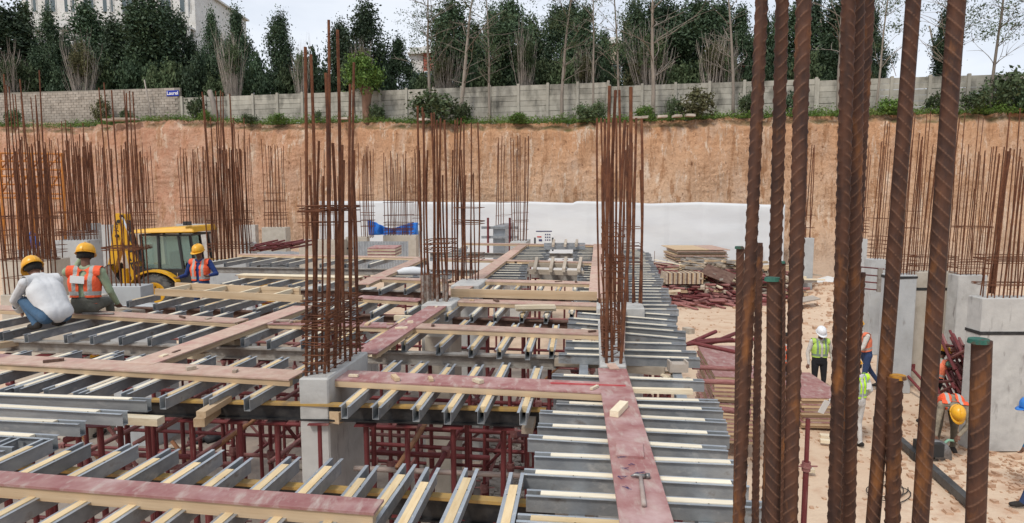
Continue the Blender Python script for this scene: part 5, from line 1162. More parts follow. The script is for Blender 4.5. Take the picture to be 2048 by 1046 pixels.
# ------------------------------------------------------------ backhoe loader
def backhoe():
    D = 23.0; K = F/D; x0 = (332-1024)/K; z0 = ground_h(x0, D)
    t = thing('backhoe_loader', 'yellow and black backhoe loader with its digging arm folded up at the left', 'excavator', (x0, D, z0))
    X = lambda px: (px-332)/K; Z = lambda py: 4.9-(py-395)/K-z0
    def B(name, m_, mb, par=None, sm=False): return mb.build(name, m_, par or t, sm, (0,0,0))
    # wheels: axis along Y
    def wheel(x, y, z, r, w):
        n = 28; prof = [(r*.55,-w*.45),(r*.9,-w*.5),(r*.97,-w*.42),(r*.985,-w*.2),(r*.985,w*.2),(r*.97,w*.42),(r*.9,w*.5),(r*.55,w*.45)]
        wh = MB().lathe(prof, n=n, axis='y').build('wheel', 'rubber', t, True, (x, y, z))
        lg = MB()
        for k in range(22):
            a = 6.283*k/22
            for s_ in (-1, 1):
                c, s2 = math.cos(a+.07*s_), math.sin(a+.07*s_); p = Vector((c*r*.995, s_*w*.05, s2*r*.995)); q = Vector((math.cos(a+.2)*r*.97, s_*w*.48, math.sin(a+.2)*r*.97)); lg.bar(p, q, .05, .05, (c,0,s2))
        lg.build('tread_lug', 'rubber', wh, False, (0,0,0))
        MB().lathe([(.01,-w*.16),(r*.2,-w*.18),(r*.24,-w*.3),(r*.44,-w*.3),(r*.56,-w*.46),(r*.58,-w*.4),(r*.5,-w*.1),(.01,-w*.1)], n=24, axis='y').build('rim', 'yellow_paint', wh, True, (0,0,0))
        hb = MB()
        for k in range(8): a = 6.283*k/8; hb.tube((math.cos(a)*r*.3,-w*.3,math.sin(a)*r*.3), (math.cos(a)*r*.3,-w*.36,math.sin(a)*r*.3), .03, n=6)
        hb.build('wheel_nut', 'black_paint', wh, False, (0,0,0))
    zr = Z(579); wheel(0, -.75, zr, .66, .45); wheel(0, .95, zr, .66, .45); wheel(2.25, -.7, zr-.15, .5, .32); wheel(2.25, .9, zr-.15, .5, .32)
    B('chassis', 'black_paint', MB().box(-.95, 3.2, -.4, .6, .45, .95).box(-.9,-.2,-.9,1.1,.55,.8))
    B('hood', 'yellow_paint', MB().box(1.15, 3.1, -.32, .52, .95, 1.72)); B('grille', 'black_paint', MB().box(3.1, 3.16, -.25, .45, 1.0, 1.65))
    # rear fender: arc over the wheel
    m_ = MB(); N_ = 10
    pts = [(math.cos(a)*.82*1.1, math.sin(a)*.74) for a in [R(168)-R(140)*i/N_ for i in range(N_+1)]]
    for (xa, za), (xb, zb) in zip(pts, pts[1:]): m_.quadbox([(xa,-1.0,zr+za),(xb,-1.0,zr+zb),(xb,-.5,zr+zb),(xa,-.5,zr+za),(xa,-1.0,zr+za+.07),(xb,-1.0,zr+zb+.07),(xb,-.5,zr+zb+.07),(xa,-.5,zr+za+.07)])
    B('fender', 'yellow_paint', m_)
    zc, zt = Z(530), Z(466)
    xa, xb, xc, xd = X(303), X(332), X(342), X(392)
    fl = B('cab', 'black_paint', MB().box(X(300), X(398), -.72, .85, .95, zc-.12).box(X(298), X(400), -.74, .87, zc-.12, zc-.06))
    def post(p, q, w=.07): MB().bar(p, q, w, w).build('cab_post', 'black_paint', fl, False, (0,0,0))
    for y in (-.7, .8):
        post((X(306),y,zc-.1), (X(303),y,zt)); post((X(337),y,zc-.5 if y < 0 else zc), (X(337),y,zt)); post((X(385),y,zc-.4), (X(376),y,zt)); post((X(303),y,zt-.03), (X(400),y,zt-.03), .06)
    for x in (X(303), X(398)): post((x,-.7,zt-.03), (x,.8,zt-.03), .06)
    post((X(404),-.6,zc-.1), (X(396),-.6,zt)); post((X(404),.7,zc-.1), (X(396),.7,zt))
    def pane(P): MB().quadbox([Vector(p) for p in P] + [Vector(p)+Vector((0,.012,0)) for p in P]).build('window', 'glass_cab', fl, False, (0,0,0))
    y = -.69
    pane([(X(308),y,zc-.04),(X(335),y,zc-.04),(X(335),y,zt-.07),(X(306),y,zt-.07)]); pane([(X(339),y,zc-.42),(X(383),y,zc-.4),(X(375),y,zt-.07),(X(339),y,zt-.07)]); pane([(X(387),y,zc-.04),(X(403),y,zc-.04),(X(395),y,zt-.07),(X(378),y,zt-.07)])
    y = .78; pane([(X(308),y,zc-.04),(X(335),y,zc-.04),(X(335),y,zt-.07),(X(306),y,zt-.07)]); pane([(X(339),y,zc-.04),(X(383),y,zc-.04),(X(375),y,zt-.07),(X(339),y,zt-.07)])
    # door frame, handle, seat, wheel
    B('door_frame', 'chrome', MB().bar((X(339),-.735,zc-.44), (X(372),-.735,zc-.44), .02, .02).bar((X(372),-.735,zc-.44), (X(372),-.735,zc-.2), .02, .02)); B('seat', 'black_paint', MB().box(X(345), X(365), -.25, .35, zc-.3, zc-.1).box(X(343), X(349), -.25, .35, zc-.1, zc+.5)); B('steering_wheel', 'black_paint', MB().tube((X(378),.05,zc-.2), (X(374),.05,zc+.1), .02).lathe([(.17,.0),(.19,.02),(.17,.04),(.15,.02),(.17,.0)], (X(373),.05,zc+.1), 14))
    # roof: slightly domed, overhanging
    r0, r1 = X(288), X(412); zr0 = Z(464); m_ = MB()
    m_.quadbox([(r0,-.9,zr0),(r1,-.9,zr0+.04),(r1,1.0,zr0+.04),(r0,1.0,zr0),(r0+.1,-.8,zr0+.13),(r1-.1,-.8,zr0+.26),(r1-.1,.9,zr0+.26),(r0+.1,.9,zr0+.13)])
    o = B('roof', 'yellow_paint', m_); bv = o.modifiers.new('b', 'BEVEL'); bv.width = .04; bv.segments = 3
    for xx in (X(396), X(404)): o = MB().box(xx-.06, xx+.06, -.92, -.84, zr0+.28, zr0+.42).build('work_light', 'black_paint', t, False, (0,0,0))
    # rear boom: vertical king-post side then arm up and over
    def beamY(pts, w, name, m_='yellow_paint', y=0):
        """plate box along pixel points [(px,py,halfwidth)]"""
        mb = MB(); P = [(Vector((X(a), y, Z(b))), h) for a, b, h in pts]; L = []; Rr = []
        for i, (p, h) in enumerate(P):
            d = (P[min(i+1, len(P)-1)][0]-P[max(i-1,0)][0]).normalized(); nn = Vector((-d.z, 0, d.x)); L.append(p+nn*h); Rr.append(p-nn*h)
        for i in range(len(P)-1):
            q = [L[i], Rr[i], Rr[i+1], L[i+1]]; mb.quadbox([v_+Vector((0,-w/2,0)) for v_ in q]+[v_+Vector((0,w/2,0)) for v_ in q])
        o = mb.build(name, m_, t, False, (0,0,0)); return o
    beamY([(277,594,.16),(275,560,.2),(270,530,.2),(262,498,.17),(255,462,.13),(251,428,.1)], .34, 'boom')
    beamY([(247,427,.13),(240,470,.17),(232,505,.15),(221,545,.12)], .26, 'dipper', y=-.06)
    beamY([(300,578,.10),(281,545,.08)], .3, 'slew_bracket', y=0); B('king_post', 'black_paint', MB().box(-1.0,-.55,-.35,.45,.6,1.5))
    B('stabiliser', 'yellow_paint', MB().bar((-1.0,-.9,.15), (-1.0,-.9,1.5), .16, .14, (1,0,0)).bar((-1.0,1.1,.15), (-1.0,1.1,1.5), .16, .14, (1,0,0)).box(-1.15,-.85,-1.1,-.7,.1,.16).box(-1.15,-.85,.9,1.3,.1,.16))
    B('hydraulic_cylinder', 'black_paint', MB().tube((X(290),-.28,Z(520)), (X(268),-.28,Z(470)), .07, n=10)); B('piston_rod', 'chrome', MB().tube((X(268),-.28,Z(470)), (X(256),-.28,Z(434)), .035, n=8))
    m_ = MB()
    for k in range(4): m_.path([(X(262)+.03*k,-.24+.05*k,Z(440)), (X(275),-.3+.05*k,Z(480)), (X(290),-.3+.05*k,Z(520)), (X(293),-.2,Z(550))], .022, 6)
    B('hose', 'black_paint', m_)
    m_ = MB()
    for a, b in ((252,432),(246,442),(241,471),(221,545),(268,500)): m_.tube((X(a),-.26,Z(b)), (X(a),.2,Z(b)), .06, n=12)
    B('pivot_pin', 'black_paint', m_)
    # bucket curled under the dipper
    pr = [(math.cos(a)*.42, math.sin(a)*.42) for a in [R(110+200*i/9) for i in range(10)]]; m_ = MB(); c = Vector((X(238), -.1, Z(548)))
    for (xa_, za), (xb_, zb) in zip(pr, pr[1:]):
        m_.quadbox([c+Vector((xa_,-.4,za)), c+Vector((xb_,-.4,zb)), c+Vector((xb_,.4,zb)), c+Vector((xa_,.4,za)), c+Vector((xa_*.93,-.4,za*.93)), c+Vector((xb_*.93,-.4,zb*.93)), c+Vector((xb_*.93,.4,zb*.93)), c+Vector((xa_*.93,.4,za*.93))])
    for y_ in (-.4, .39):
        b0_ = len(m_.v); m_.v += [tuple(c+Vector((a, y_, b))) for a, b in pr]; m_.f.append(tuple(range(b0_, b0_+10))); m_.m.append(0)
    bk = B('bucket', 'tool_metal', m_)
    for k in range(5): MB().bar(c+Vector((pr[-1][0], -.36+.18*k, pr[-1][1])), c+Vector((pr[-1][0]+.16, -.36+.18*k, pr[-1][1]+.05)), .07, .04).build('tooth', 'tool_metal', bk, False, (0,0,0))
    # front loader
    B('loader_arm', 'yellow_paint', MB().bar((1.0,-.62,1.6), (2.6,-.62,1.2), .14, .2).bar((2.6,-.62,1.2), (3.6,-.62,.5), .14, .18).bar((1.0,.82,1.6), (2.6,.82,1.2), .14, .2).bar((2.6,.82,1.2), (3.6,.82,.5), .14, .18))
    B('loader_bucket', 'yellow_paint', MB().prism([(-.0,0),(.8,0),(.85,.06),(.06,.1),(.1,.8),(0,.8)], (3.5,-1.0,.1), (3.5,1.2,.1)))
    # lettering on boom and dipper
    T0 = t.location
    def letters(s, px, py, size, ry): text(t, 'lettering', s, T0+Vector((X(px), -.175, Z(py))), size, 'black_paint', 0, None, R(90), ry)
    for ch, (px, py) in zip('JCB', ((271,478),(262,508),(266,522))): pass
    o = text(t, 'lettering', 'JCB', T0+Vector((X(267.5), -.178, Z(514))), .42, 'black_paint', 0, 1.0); o.rotation_euler = (R(90), R(78), 0)
    o = text(t, 'lettering', 'JCB', T0+Vector((X(240), -.195, Z(452))), .16, 'black_paint', 0, .36); o.rotation_euler = (R(90), R(-82), 0)
backhoe()
# ------------------------------------------------------------ yards of material
def sheets(label, c, n, w, d, grp, z0=0, rot=0, th=.02, mats=('galv','galv_web'), j=.06, name='steel_sheet', wave=True, cat='sheet'):
    """stack of corrugated sheets, each its own object"""
    mb = MB(); k = 24
    for i in range(k):
        a, b = -w/2+w*i/k, -w/2+w*(i+1)/k; za, zb = (.018*math.sin(i*1.3), .018*math.sin((i+1)*1.3)) if wave else (0, 0)
        mb.quadbox([(a,-d/2,za),(b,-d/2,zb),(b,d/2,zb),(a,d/2,za),(a,-d/2,za+th),(b,-d/2,zb+th),(b,d/2,zb+th),(a,d/2,za+th)])
    ms = [mb.mesh(name, m_) for m_ in mats]
    for i in range(n):
        o = bpy.data.objects.new(name, ms[i % len(ms)]); C.objects.link(o); o.location = (c[0]+U(-j,j), c[1]+U(-j,j), z0+i*(th+.03)); o.rotation_euler = (0,0,rot+U(-.03,.03)); tag(o, label, cat, grp)
p = atd(440, 0, 34); sheets('grey corrugated sheet in the tall stack behind the cab', (p.x, 34), 22, 4.5, 1.6, 'corrugated sheets behind the cab', .5, .05)
p = atd(548, 0, 33); sheets('grey corrugated sheet in the stack left of the tall bars', (p.x, 34), 26, 3.6, 1.6, 'corrugated sheets left of the tall bars', .7, -.04)
p = atd(322, 0, 29); sheets('grey corrugated sheet leaning in the pile seen through the cab', (p.x, 29), 16, 2.2, 1.4, 'corrugated sheets behind the loader', 1.0, .25)
p = atd(760, 0, 31); 
m_ = MB()
for i in range(40):
    xa = p.x-1.3+2.6*i/40; m_.quadbox([(xa,30+.03*(i%2),1.4),(xa+.066,30+.03*((i+1)%2),1.4),(xa+.066,30.01+.03*((i+1)%2),1.4),(xa,30.01+.03*(i%2),1.4),(xa,30+.03*(i%2),2.85),(xa+.066,30+.03*((i+1)%2),2.85),(xa+.066,30.01+.03*((i+1)%2),2.85),(xa,30.01+.03*(i%2),2.85)])
tag(m_.build('steel_fence_sheet', 'galv'), 'upright corrugated steel sheet below the blue tarpaulin', 'sheet')
# blue tarpaulin hung between posts
m_ = MB(); nx, ny = 40, 14; D = 36
for i in range(nx+1):
    f = i/nx; px = 736+(836-736)*f; yt = 441 + 12*math.sin(f*3.1)*f + 22*abs(math.sin(f*3.14*1.2))**2*.45; yb = 470
    for j in range(ny+1):
        g = j/ny; P = atd(px, yt+(yb-yt)*g, D); P.y += .18*math.sin(f*24+g*2)*g+.12*math.sin(f*51); m_.v.append(tuple(P))
for i in range(nx):
    for j in range(ny): m_.f.append((i*(ny+1)+j, i*(ny+1)+j+1, (i+1)*(ny+1)+j+1, (i+1)*(ny+1)+j)); m_.m.append(0)
tp = m_.build('tarpaulin', 'tarp_blue', None, True); tag(tp, 'bright blue tarpaulin slung behind the low columns', 'tarpaulin'); tp.modifiers.new('t', 'SOLIDIFY').thickness = .015
m_ = MB(); P = atd(65, 478, 26); m_.path([P+Vector((0,0,-.45)), P+Vector((.05,0,-.2)), P, P+Vector((.0,0,.35))], [.16,.22,.17,.05], 8); tag(m_.build('blue_bag', 'tarp_blue', None, True), 'small blue bag hanging among the far left bars', 'bag')
# orange lattice behind the left bars
t = thing('orange_lattice', 'orange steel scaffold tower behind the left bars', 'scaffold', atd(50, 400, 34))
for x in (0, 30, 62, 92, 124):
    MB().tube(atd(x, 398, 34)-Vector((0,0,3.9)), atd(x, 306, 34), .07, n=6).build('standard', 'scaffold_orange', t)
for y in (306, 322, 338, 352, 368, 386, 395):
    MB().tube(atd(-20, y, 34), atd(126, y+2, 34), .055, n=6).build('ledger', 'scaffold_orange', t)
for x in (0, 30, 62, 92): MB().tube(atd(x, 394, 34.1), atd(x+31, 340, 34.1), .04, n=5).tube(atd(x, 340, 34.1), atd(x+31, 308, 34.1), .04, n=5).build('brace', 'scaffold_orange', t)
# notice board on a white stand
t = thing('notice_board', 'white notice board with rows of small dark prints on the deck end', 'board', atd(1087, 486, 23.6)); a, b = atd(1072, 486, 23.6), atd(1104, 461, 23.6)
MB().box(a.x, b.x, 23.6, 23.63, a.z, b.z).build('panel', 'paper', t); MB().box(a.x, b.x, 23.588, 23.597, b.z-.04, b.z-.01).build('edge', 'ink', t)
for i in range(3):
    for j in range(3): x = a.x+(b.x-a.x)*(.6+.13*i); z = a.z+(b.z-a.z)*(.25+.22*j); MB().box(x-.02, x+.02, 23.586, 23.598, z-.025, z+.02).build('print', 'ink', t)
MB().box(a.x+.04, a.x+.2, 23.586, 23.598, (a.z+b.z)/2-.02, (a.z+b.z)/2+.02).build('print', 'ink_red', t); MB().box(a.x+.1, a.x+.22, 23.586, 23.598, a.z+.07, a.z+.14).build('print', 'ink', t)
for x in (a.x-.04, b.x+.03): MB().box(x-.03, x+.03, 23.58, 23.66, a.z-.3, a.z+.2).build('foot', 'black_paint', t)
# small pieces on the far deck
p = atz(826, 549, ZJ); tag(MB().path([(-.42,0,.02),(-.2,.05,.06),(0,0,.08),(.2,.04,.06),(.45,0,.02)], [.03,.09,.1,.08,.03], 10).build('white_sack', 'sheet_white', None, True, p), 'crumpled white sack on the far joists', 'sack')
for i, (x0, x1, y0, y1) in enumerate([(735, 790, 497, 514)]):
    D = 18.5; a, b = atd(x0, y1, D), atd(x1, y0, D)
    for k in range(6): o = MB().box(a.x, b.x, D, D+1.1, a.z+k*.045, a.z+k*.045+.04).build('loose_plywood', 'ply_red' if k % 2 else 'timber_pale'); tag(o, 'panel in the small red-topped stack left of the far board', 'panel', 'small stack of panels on the far deck')
# maroon prop bundle at far left-centre
for k in range(26):
    p = atd(500+k*3.4, 494+U(-6,8), 24+U(-.8,.8)); pipe(p, p+Vector((U(-.1,.3), 2.0, U(-.02,.06))), 'maroon prop lying in the bundle left of the tall bars', .075, 'maroon', 'prop', 'bundle of props left of the tall bars', 'loose_prop')
# pile of timber and props to the right of the deck
G1 = 'heap of loose timbers right of the deck'; G2 = 'heap of loose maroon props right of the deck'
def heap_pt(px, py): D = 28.6 + (614-py)/92*2.6; return Vector(((px-1024)/F*D, D, max(.06, CZ-(py-395)*D/F)))
for k in range(230):
    px = random.gauss(1445, 75); px = min(1575, max(1300, px)); py = U(520, 572) + abs(px-1450)*.12; c = heap_pt(px, py)
    a = random.gauss(.0, .8); L = U(1.6, 4.2); d = Vector((math.cos(a), math.sin(a)*.7, U(-.16,.12)))*L/2
    o = timberobj('loose_timber', c-d, c+d, U(.1,.2), U(.06,.14) if k % 4 else .03, random.choice(['timber_grey','timber_grey','timber','beam_grey','timber_pale'])); tag(o, 'weathered timber in the heap right of the deck', 'timber', G1)
for k in range(270):
    px = random.gauss(1420, 75); px = min(1560, max(1300, px)); py = U(538, 613) - max(0, (1340-px)*.5); c = heap_pt(px, py); a = random.gauss(-.15, .55); L = U(1.6, 3.2); d = Vector((math.cos(a), math.sin(a), U(-.14,.14)))*L/2
    if c.z-abs(d.z) < .04: c.z = abs(d.z)+.05
    pipe(c-d, c+d, 'maroon prop in the heap right of the deck', U(.09,.14), random.choice(['maroon','maroon_dust','maroon_dust']), 'prop', G2, 'loose_prop')
for k in range(24):
    p = heap_pt(1325+k*3, 556); o = timberobj('short_timber', Vector((p.x, p.y-1.1, p.z+.1)), Vector((p.x, p.y+.6, p.z+.1)), .07, .5, ['timber_grey','beam_brown','timber'][k % 3]); tag(o, 'upright board in the bundled block within the heap', 'timber', 'bundle of boards inside the heap')
a, b = heap_pt(1398, 541), heap_pt(1452, 562); o = timberobj('dark_panel', a+Vector((0,-1,.2)), b+Vector((0,-1.2,.2)), .7, .04, 'beam_brown', None, (0,-.7,.7)); tag(o, 'dark brown panel lying across the timber heap', 'panel')
a, b = atd(1350, 525, 34), atd(1456, 525, 34)
for k in range(18):
    z = .02+k*.08; o = timberobj('stacked_beam', Vector((a.x+.1, 34.2+U(-.1,.1), z+.04)), Vector((b.x-.1, 34.2+U(-.1,.1), z+.04)), .3, .07, 'timber_grey'); tag(o, 'grey beam under the big plywood stack', 'timber', 'beams under the big plywood stack')
for k in range(8):
    z = 1.46 + k*.078; o = MB().box(a.x+U(-.12,.12), b.x+U(-.12,.12), 34+U(-.1,.1), 36.4, z, z+U(.03,.06)).build('loose_plywood', ['timber_grey','ply_pink','timber'][k % 3]); tag(o, 'weathered sheet in the big plywood stack before the white membrane', 'panel', 'big plywood stack')
z += .09; o = MB().box(a.x, (a.x+b.x)/2+.4, 34, 37.2, z, z+.04).build('loose_plywood', 'timber'); tag(o, 'tan top sheet on the left of the big plywood stack', 'panel', 'big plywood stack')
o = MB().box((a.x+b.x)/2+.42, b.x+.1, 34, 37.2, z, z+.04).build('loose_plywood', 'ply_pink'); tag(o, 'tan and reddish top sheet on the right of the big plywood stack', 'panel', 'big plywood stack')
for k in range(13):
    p = atd(1262+k*24, 525, 37); rt = tag(inst('starter_bar', BAR[k % 5], None, Vector((p.x, 37, 0)), Vector((p.x+U(-.03,.03), 37, 1.5+U(-.4,.5))), .03), 'thin starter bar rising before the white membrane', 'rebar', 'starter bars before the membrane')
# stacks of red panels beside the deck
def panelstack(quad, D0, n, zt, label, grp, w, d, rot=0, m_='ply_red'):
    c = atz(quad[0], quad[1], zt)
    for k in range(n):
        z = zt-.075*(k+1); mt_ = m_ if k < 1 else 'ply_red'
        t = thing('formwork_panel', '%s, %s from the top' % (label, nth(k)) if k else label + ', topmost sheet', 'panel', (c.x, c.y, z), grp); jx, jy, r_ = U(-.04,.04), U(-.04,.04), rot+U(-.02,.02)
        top = MB().box(-w/2, w/2, -d/2, d/2, .058, .07).build('plywood', 'ply_red', t, False, (jx,jy,0)); top.rotation_euler.z = r_
        for (x0, x1, y0, y1) in ((-w/2+.01,w/2-.01,-d/2+.01,-d/2+.06),(-w/2+.01,w/2-.01,d/2-.06,d/2-.01),(-w/2+.01,-w/2+.06,-d/2+.062,d/2-.062),(w/2-.06,w/2-.01,-d/2+.062,d/2-.062)):
            o = MB().box(x0, x1, y0, y1, 0, .057).build('edge_timber', 'timber', t, False, (jx,jy,0)); o.rotation_euler.z = r_
panelstack((1452,718), 0, 17, 1.6, 'red panel in the long stack beside the deck', 'long stack of red panels beside the deck', .85, 2.6, R(-10))
panelstack((1615,768), 0, 9, .72, 'red panel in the stack behind the near bars', 'stack of red panels behind the near bars', .95, 2.0, R(-4))
if 0: panelstack((1480,700), 0, 20, 1.55, 'red panel in the low far stack', 'low far stack of red panels', .9, 2.0, R(-8))
for k in range(10):
    p = atd(1372+k*5, 684+U(-3,6), 9.5); pipe(p, p+Vector((U(.5,.8), U(-.3,.6), U(-.1,.12))), 'maroon prop piled by the deck edge', .06, 'maroon', 'prop', 'props piled by the deck edge', 'loose_prop')
# maroon props piled between right-hand columns
for k in range(85):
    px = random.gauss(1925, 18); py = U(690, 812); D = 13.4+U(-.5,.9); p = atd(px, py, D); a = U(-1.1, 1.1); L = U(.6, 1.6); d = Vector((math.cos(a)*.35, .75, math.sin(a)*.5))*L/2
    if p.z-abs(d.z) < .05: p.z = .06+abs(d.z)
    pipe(p-d, p+d, 'maroon prop in the pile between the right-hand columns', .062, random.choice(['maroon','maroon','maroon_dust']), 'prop', 'pile of props between the right columns', 'loose_prop')
for i, (a, b) in enumerate([((1800,735),(1850,790)),((1822,735),(1858,775))]): 
    t = thing('steel_prop', 'maroon prop lying on the ground with its square plate up, %s' % ('left one' if i == 0 else 'right one'), 'prop', atd(*b, 15)); inst('outer_tube', PO, t, atd(*b, 15), atd(*a, 16), .07); pl_ = atd(*a, 16); MB().box(pl_.x-.1, pl_.x+.1, pl_.y-.01, pl_.y+.01, pl_.z-.09, pl_.z+.09).build('base_plate', 'maroon', t)
for i, y in enumerate((534, 549, 563, 577)): pipe(atd(1722, y, 18.5), atd(1768, y+4, 18.9), '%s red clamp rod sticking out of the right-hand column' % nth(i, 'top'), .04, 'ply_strip' if False else 'maroon', 'rod', 'red clamp rods', 'clamp_rod')
p = atd(1757, 560, 18.8); tag(MB().box(p.x-.06, p.x+.06, 18.7, 18.78, p.z-.35, p.z+.35).build('clamp_plate', 'beam_grey'), 'grey upright plate holding the red clamp rods', 'plate')
# board, sticks, slabs on the rubble behind
for i, (x, y, w, h, a) in enumerate([(1650,562,1.6,.8,.5),(1665,575,.7,.5,0),(1625,568,1.4,.12,-.3),(1610,600,1.2,.5,.3),(1700,590,.9,.3,.2)]):
    p = atz(x, y, .5); o = MB().box(-w/2, w/2, -h/2, h/2, 0, .05).build('pale_slab', ['paint_white','paint_white','timber_grey','stone','stone'][i], loc=p); o.rotation_euler = (R(8), R(-6), a); tag(o, 'pale slab on the rubble behind the near bars, %s' % ['largest and tilted','small round-edged','narrow strip','flat grey','smallest grey'][i], 'slab')
for i, (a, b) in enumerate([((1880,810),(1935,835)),((1890,805),(1945,828)),((1640,876),(1700,880)),((1640,886),(1700,892)),((1612,945),(1628,946))]): loose(a, b, .12, .06, 'timber_pale', 'pale plank on the ground at right, %s from the back' % nth(i), z=.04, dz=.05, name='plank')
# black duct on the ground
p, q = atz(1752, 838, .12), atz(1950, 1015, .12)
t = thing('black_duct', 'long black duct lying diagonally on the dirt at lower right', 'duct', p); MB().bar(p, p.lerp(q,.48), .12, .12).bar(p.lerp(q,.485), q, .13, .13).build('section', 'duct', t); MB().bar(p.lerp(q,.46), p.lerp(q,.51), .15, .15).build('joint', 'black_paint', t)
t = thing('cable', 'thin dark cable looping on the dirt beside the duct', 'cable', atz(1790, 975, .02))
MB().path([atz(x, y, .02+.02*(i%2)) for i, (x, y) in enumerate([(1778+38*math.cos(a)*(1+.25*math.sin(a*.7)), 975+17*math.sin(a)+a*1.2) for a in [i*.3 for i in range(46)]])], .008, 5).build('wire', 'steel_black', t)
# cut-off saw held by the bending worker
sw = thing('cutoff_saw', 'cutting machine with round guard standing on the black duct', 'saw', atz(1862, 940, .1)); c = atd(1866, 915, 11.6)
MB().lathe([(.02,-.03),(.34,-.03),(.36,0),(.34,.03),(.02,.03)], c, 22, 'y').build('guard', 'tool_metal', sw, True); MB().box(c.x-.3, c.x+.1, c.y-.15, c.y+.15, .1, .35).build('base', 'black_paint', sw); MB().path([c+Vector((.1,0,.2)), c+Vector((.3,.05,.32)), c+Vector((.42,.05,.3))], .025, 7).build('handle', 'shirt_mint', sw, True)
# safety netting / debris by the white column wall: nearest crates
o = MB().box(-.22,.22,-.15,.15,0,.2).box(-.22,-.18,-.15,.15,.2,.26).box(.18,.22,-.15,.15,.2,.26).build('mortar_pan', 'stone', loc=atz(1355, 742, 3.15)); o.scale = (.42,)*3; tag(o, 'pale rubble tray at the right end of the joists', 'tray')
for i in range(14):
    p = atz(1330+U(0,50), 745+U(0,30), 3.05); q = p+Vector((U(-.15,.15), U(-.15,.15), U(0,.05))); o = timberobj('wood_chip', p, q, .04, .02, 'timber_pale'); tag(o, 'wood offcut scattered at the right edge of the deck', 'offcut', 'offcuts at the right edge')
# ------------------------------------------------------------ people
def capsule(mb, a, b, ra, rb, n=12, k=5):
    a = Vector(a); b = Vector(b); d = b-a; L = d.length
    if L < 1e-5: d = Vector((0,0,1)); b = a + d*1e-4
    d = d.normalized(); pts = []; rr = []
    for i in range(k+1): t = math.pi/2*(1-i/k); pts.append(a-d*ra*math.sin(t)); rr.append(max(1e-3, ra*math.cos(t)))
    for i in range(k+1): t = math.pi/2*i/k; pts.append(b+d*rb*math.sin(t)); rr.append(max(1e-3, rb*math.cos(t)))
    x = d.orthogonal().normalized(); y = d.cross(x); base = len(mb.v)
    for p, r in zip(pts, rr):
        for j in range(n): t = 2*math.pi*j/n; mb.v.append(tuple(p + x*(r*math.cos(t)) + y*(r*math.sin(t))))
    m = len(pts)
    for i in range(m-1):
        for j in range(n): mb.f.append((base+i*n+j, base+i*n+(j+1)%n, base+(i+1)*n+(j+1)%n, base+(i+1)*n+j)); mb.m.append(0)
    mb.f.append(tuple(base+j for j in reversed(range(n)))); mb.f.append(tuple(base+(m-1)*n+j for j in range(n))); mb.m += [0, 0]
STAND = dict(pelvis=(0,0,.94), chest=(0,.0,1.27), neck=(0,-.01,1.46), head=(0,.02,1.63),
 lsh=(-.19,-.01,1.41), lel=(-.26,-.03,1.12), lwr=(-.27,.05,.87), rsh=(.19,-.01,1.41), rel=(.26,-.03,1.12), rwr=(.27,.05,.87),
 lhip=(-.095,0,.9), lkn=(-.11,.03,.5), lan=(-.12,-.02,.09), rhip=(.095,0,.9), rkn=(.11,.03,.5), ran=(.12,-.02,.09), ltoe=None, rtoe=None, lhd=None, rhd=None, look=(0,1,-.1))
